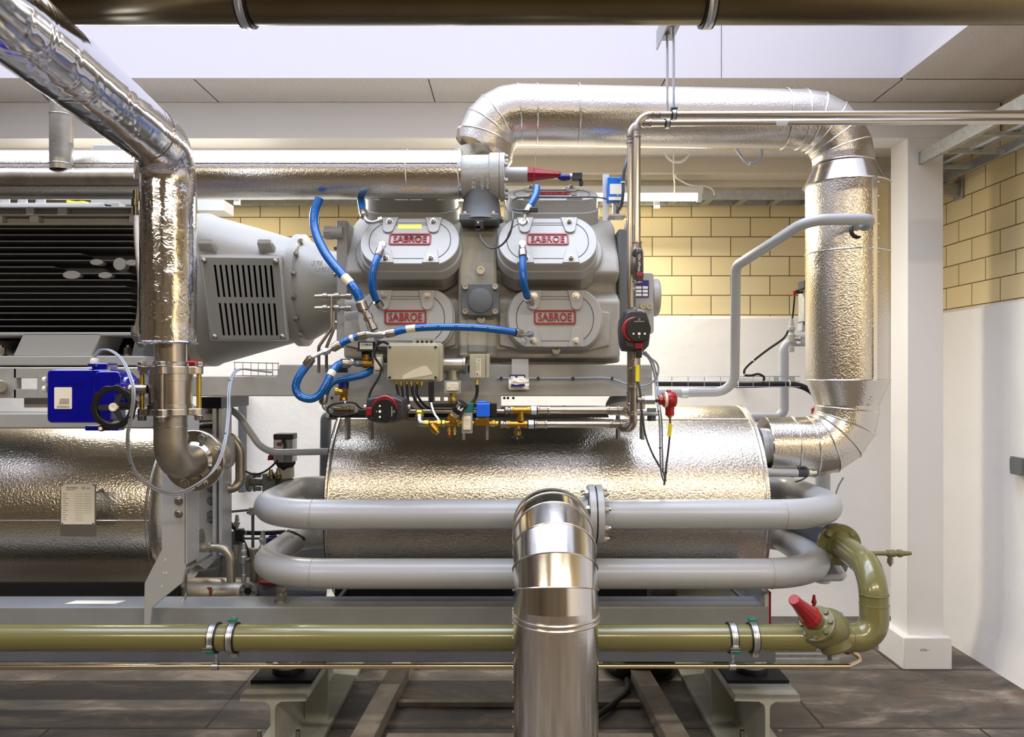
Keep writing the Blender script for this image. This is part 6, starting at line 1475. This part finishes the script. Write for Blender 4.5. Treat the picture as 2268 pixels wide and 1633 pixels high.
# added second tube, unseen behind the header pipe, to brighten the back wall
t2 = dup(t, (-2.35, 0, .02), 'added tube light, unseen behind the thick header pipe, brightening the back wall')
area('tube_light_glow', (-2.0, ly-.035, lz-.01), (radians(-28), 0, 0), 1.35, .04, 27, (1, .95, .86))  # light of the added tube, lifting the back wall
# rear cable ladder below the soffit and the ladder along the right wall
t = T('cable_ladder', 'galvanised cable ladder under the rear ceiling along the back wall', 'cable tray')
zt_ = W(0,416,4.25).z
t.p('rail', M().box(XL,XR-.3,4.38,4.39,zt_-.035,zt_+.02), 'galv'); t.p('rail', M().box(XL,XR-.3,4.55,4.56,zt_-.03,zt_+.03), 'galv')
for k in range(14): t.p('rung', M().box(-.5+k*.2,-.46+k*.2,4.39,4.55,zt_-.03,zt_-.015), 'galv')
t.done()
t = T('cable_ladder', 'galvanised cable ladder with rungs running along the upper right wall', 'cable tray')
zr = 2.46; xi, xo = 1.99, 2.30
t.p('inner_rail', M().box(xi-.012,xi+.012,2.6,4.5,zr,zr+.06), 'galv'); t.p('outer_rail', M().box(xo-.008,xo+.008,2.6,4.5,zr,zr+.05), 'galv')
for k in range(7): t.p('rung', M().box(xi,xo,2.8+k*.26,2.82+k*.26,zr+.006,zr+.022), 'galv')
for k in range(3): t.p('cable', M().tube(spl([V(2.14+k*.02,2.6,zr+.035), V(2.15+k*.02,3.2,zr+.03), V(2.15+k*.015,3.9,zr+.035), V(2.13+k*.02,4.5,zr+.03)]), .007, 8), 'cable_grey' if k else 'white_plastic')
t.p('wall_bracket', M().add([V(2.02,4.1,zr-.004), V(XR+.02,4.1,zr-.004), V(XR+.02,4.1,zr-.075), V(2.02,4.1,zr-.035), V(2.02,4.14,zr-.004), V(XR+.02,4.14,zr-.004), V(XR+.02,4.14,zr-.075), V(2.02,4.14,zr-.035)], [(0,1,2,3),(4,7,6,5),(0,4,5,1),(1,5,6,2),(2,6,7,3),(3,7,4,0)]).box(XR+.015,XR+.029,4.08,4.16,zr-.09,zr+.02), 'galv', bevel=.002)
t.done()
one('red_cable_loop', M().tube(spl([V(2.0,4.3,2.465), V(2.03,4.31,2.37), V(2.1,4.32,2.40), V(2.2,4.34,2.37), V(2.24,4.35,2.3)]), .014, 10), 'red_deep', 'red cable loops under the wall cable ladder by the white column', 'cable')
# ceiling cables
cable('hanging_cable', 'white cable loop hanging below the big duct', P((1472,335,4.0),(1478,348,4.0),(1492,358,4.0),(1510,358,4.0),(1524,346,4.0),(1532,333,4.0)), .006, 'white_plastic')
cable('hanging_cable', 'thin white cable hanging down to the tube light', P((1493,328,4.0),(1492,345,4.0),(1492,385,4.1),(1494,405,4.2),(1494,430,4.28)), .004, 'white_plastic')
cable('hanging_cable', 'grey blue cable loop with white ties hanging below the big duct', P((1622,310,3.8),(1630,328,3.79),(1645,350,3.78),(1660,362,3.78),(1676,358,3.78),(1687,342,3.78),(1683,325,3.79),(1668,310,3.8)), .007, 'cable_grey', ties=[(.1,'white_plastic'),(.45,'white_plastic'),(.85,'white_plastic')])
cable('hanging_cable', 'thin beige cord in front of the rear beam above the red valve cap', P((1186,322,4.1),(1186,378,4.1)), .002, 'label_cream')
cable('hanging_cable', 'white cable curving over the tube light fixture', P((1494,385,4.15),(1500,395,4.2),(1530,410,4.25),(1560,412,4.28),(1578,420,4.28),(1582,432,4.3)), .005, 'white_plastic')
cable('control_cable', 'dark cable bundle rising beside the blue pressure switch', P((1366,470,2.86),(1376,455,2.84),(1380,430,2.82),(1380,400,2.82),(1384,370,2.82),(1392,345,2.84),(1396,335,2.86)), .006, 'cable_dark', ties=[(.5,'white_plastic')])
one('ceiling_junction', M().lathe(W(1276,352,4.32),(0,0,-1),[(0,.012),(.02,.02),(.05,.05),(.055,.06)],24), 'beige_paint', 'beige cone shaped ceiling cup above the red valve cap', 'ceiling cup')
one('motor_cable_lug', M().box(X_(440,3.4),X_(500,3.4),3.38,3.5,W(0,470,3.4).z,W(0,445,3.4).z), 'white_plastic', 'pale box behind the coupling housing under the header pipe', 'box', bevel=.004)
one('rear_cover', plate(plate(M(), [(195,336),(207,320),(310,320),(318,336)], 3.1, .3), [(200,336),(314,336),(314,455),(200,455)], 3.12, .26), 'machine_grey', 'flat grey lid peeking above the header pipe at the upper left', 'cover', bevel=.004)
# floor items
cable('power_cable', 'thick black cable lying on the floor right of the shiny duct', [V(.52,3.55,.02), V(.50,3.42,.02), V(.42,3.28,.02), V(.30,3.1,.02), V(.24,2.95,.02), V(.15,2.7,.02)], .013, 'black_matte')
one('cable_coil', M().ring(V(.60,3.72,.04),(0,0,1),.14,.035,40,8).ring(V(.62,3.72,.085),(0,0,1),.12,.03,40,8), 'black_matte', 'coil of black cable on the floor behind the duct', 'cable coil')
for a, b, w_, lb in ((-.62,.62,3.30,'rear'),(-.62,.62,2.98,'front')):
    one('floor_batten', M().box(-.50,.54,w_,w_+.035,.0,.02), 'wood_pale', f'{lb} pale batten lying across the floor between the timber rails', 'batten', 'battens on the floor')
# the added aisle fill lights get no fixtures
for k, lx in enumerate((-2.3, .2, 2.0)):
    pass
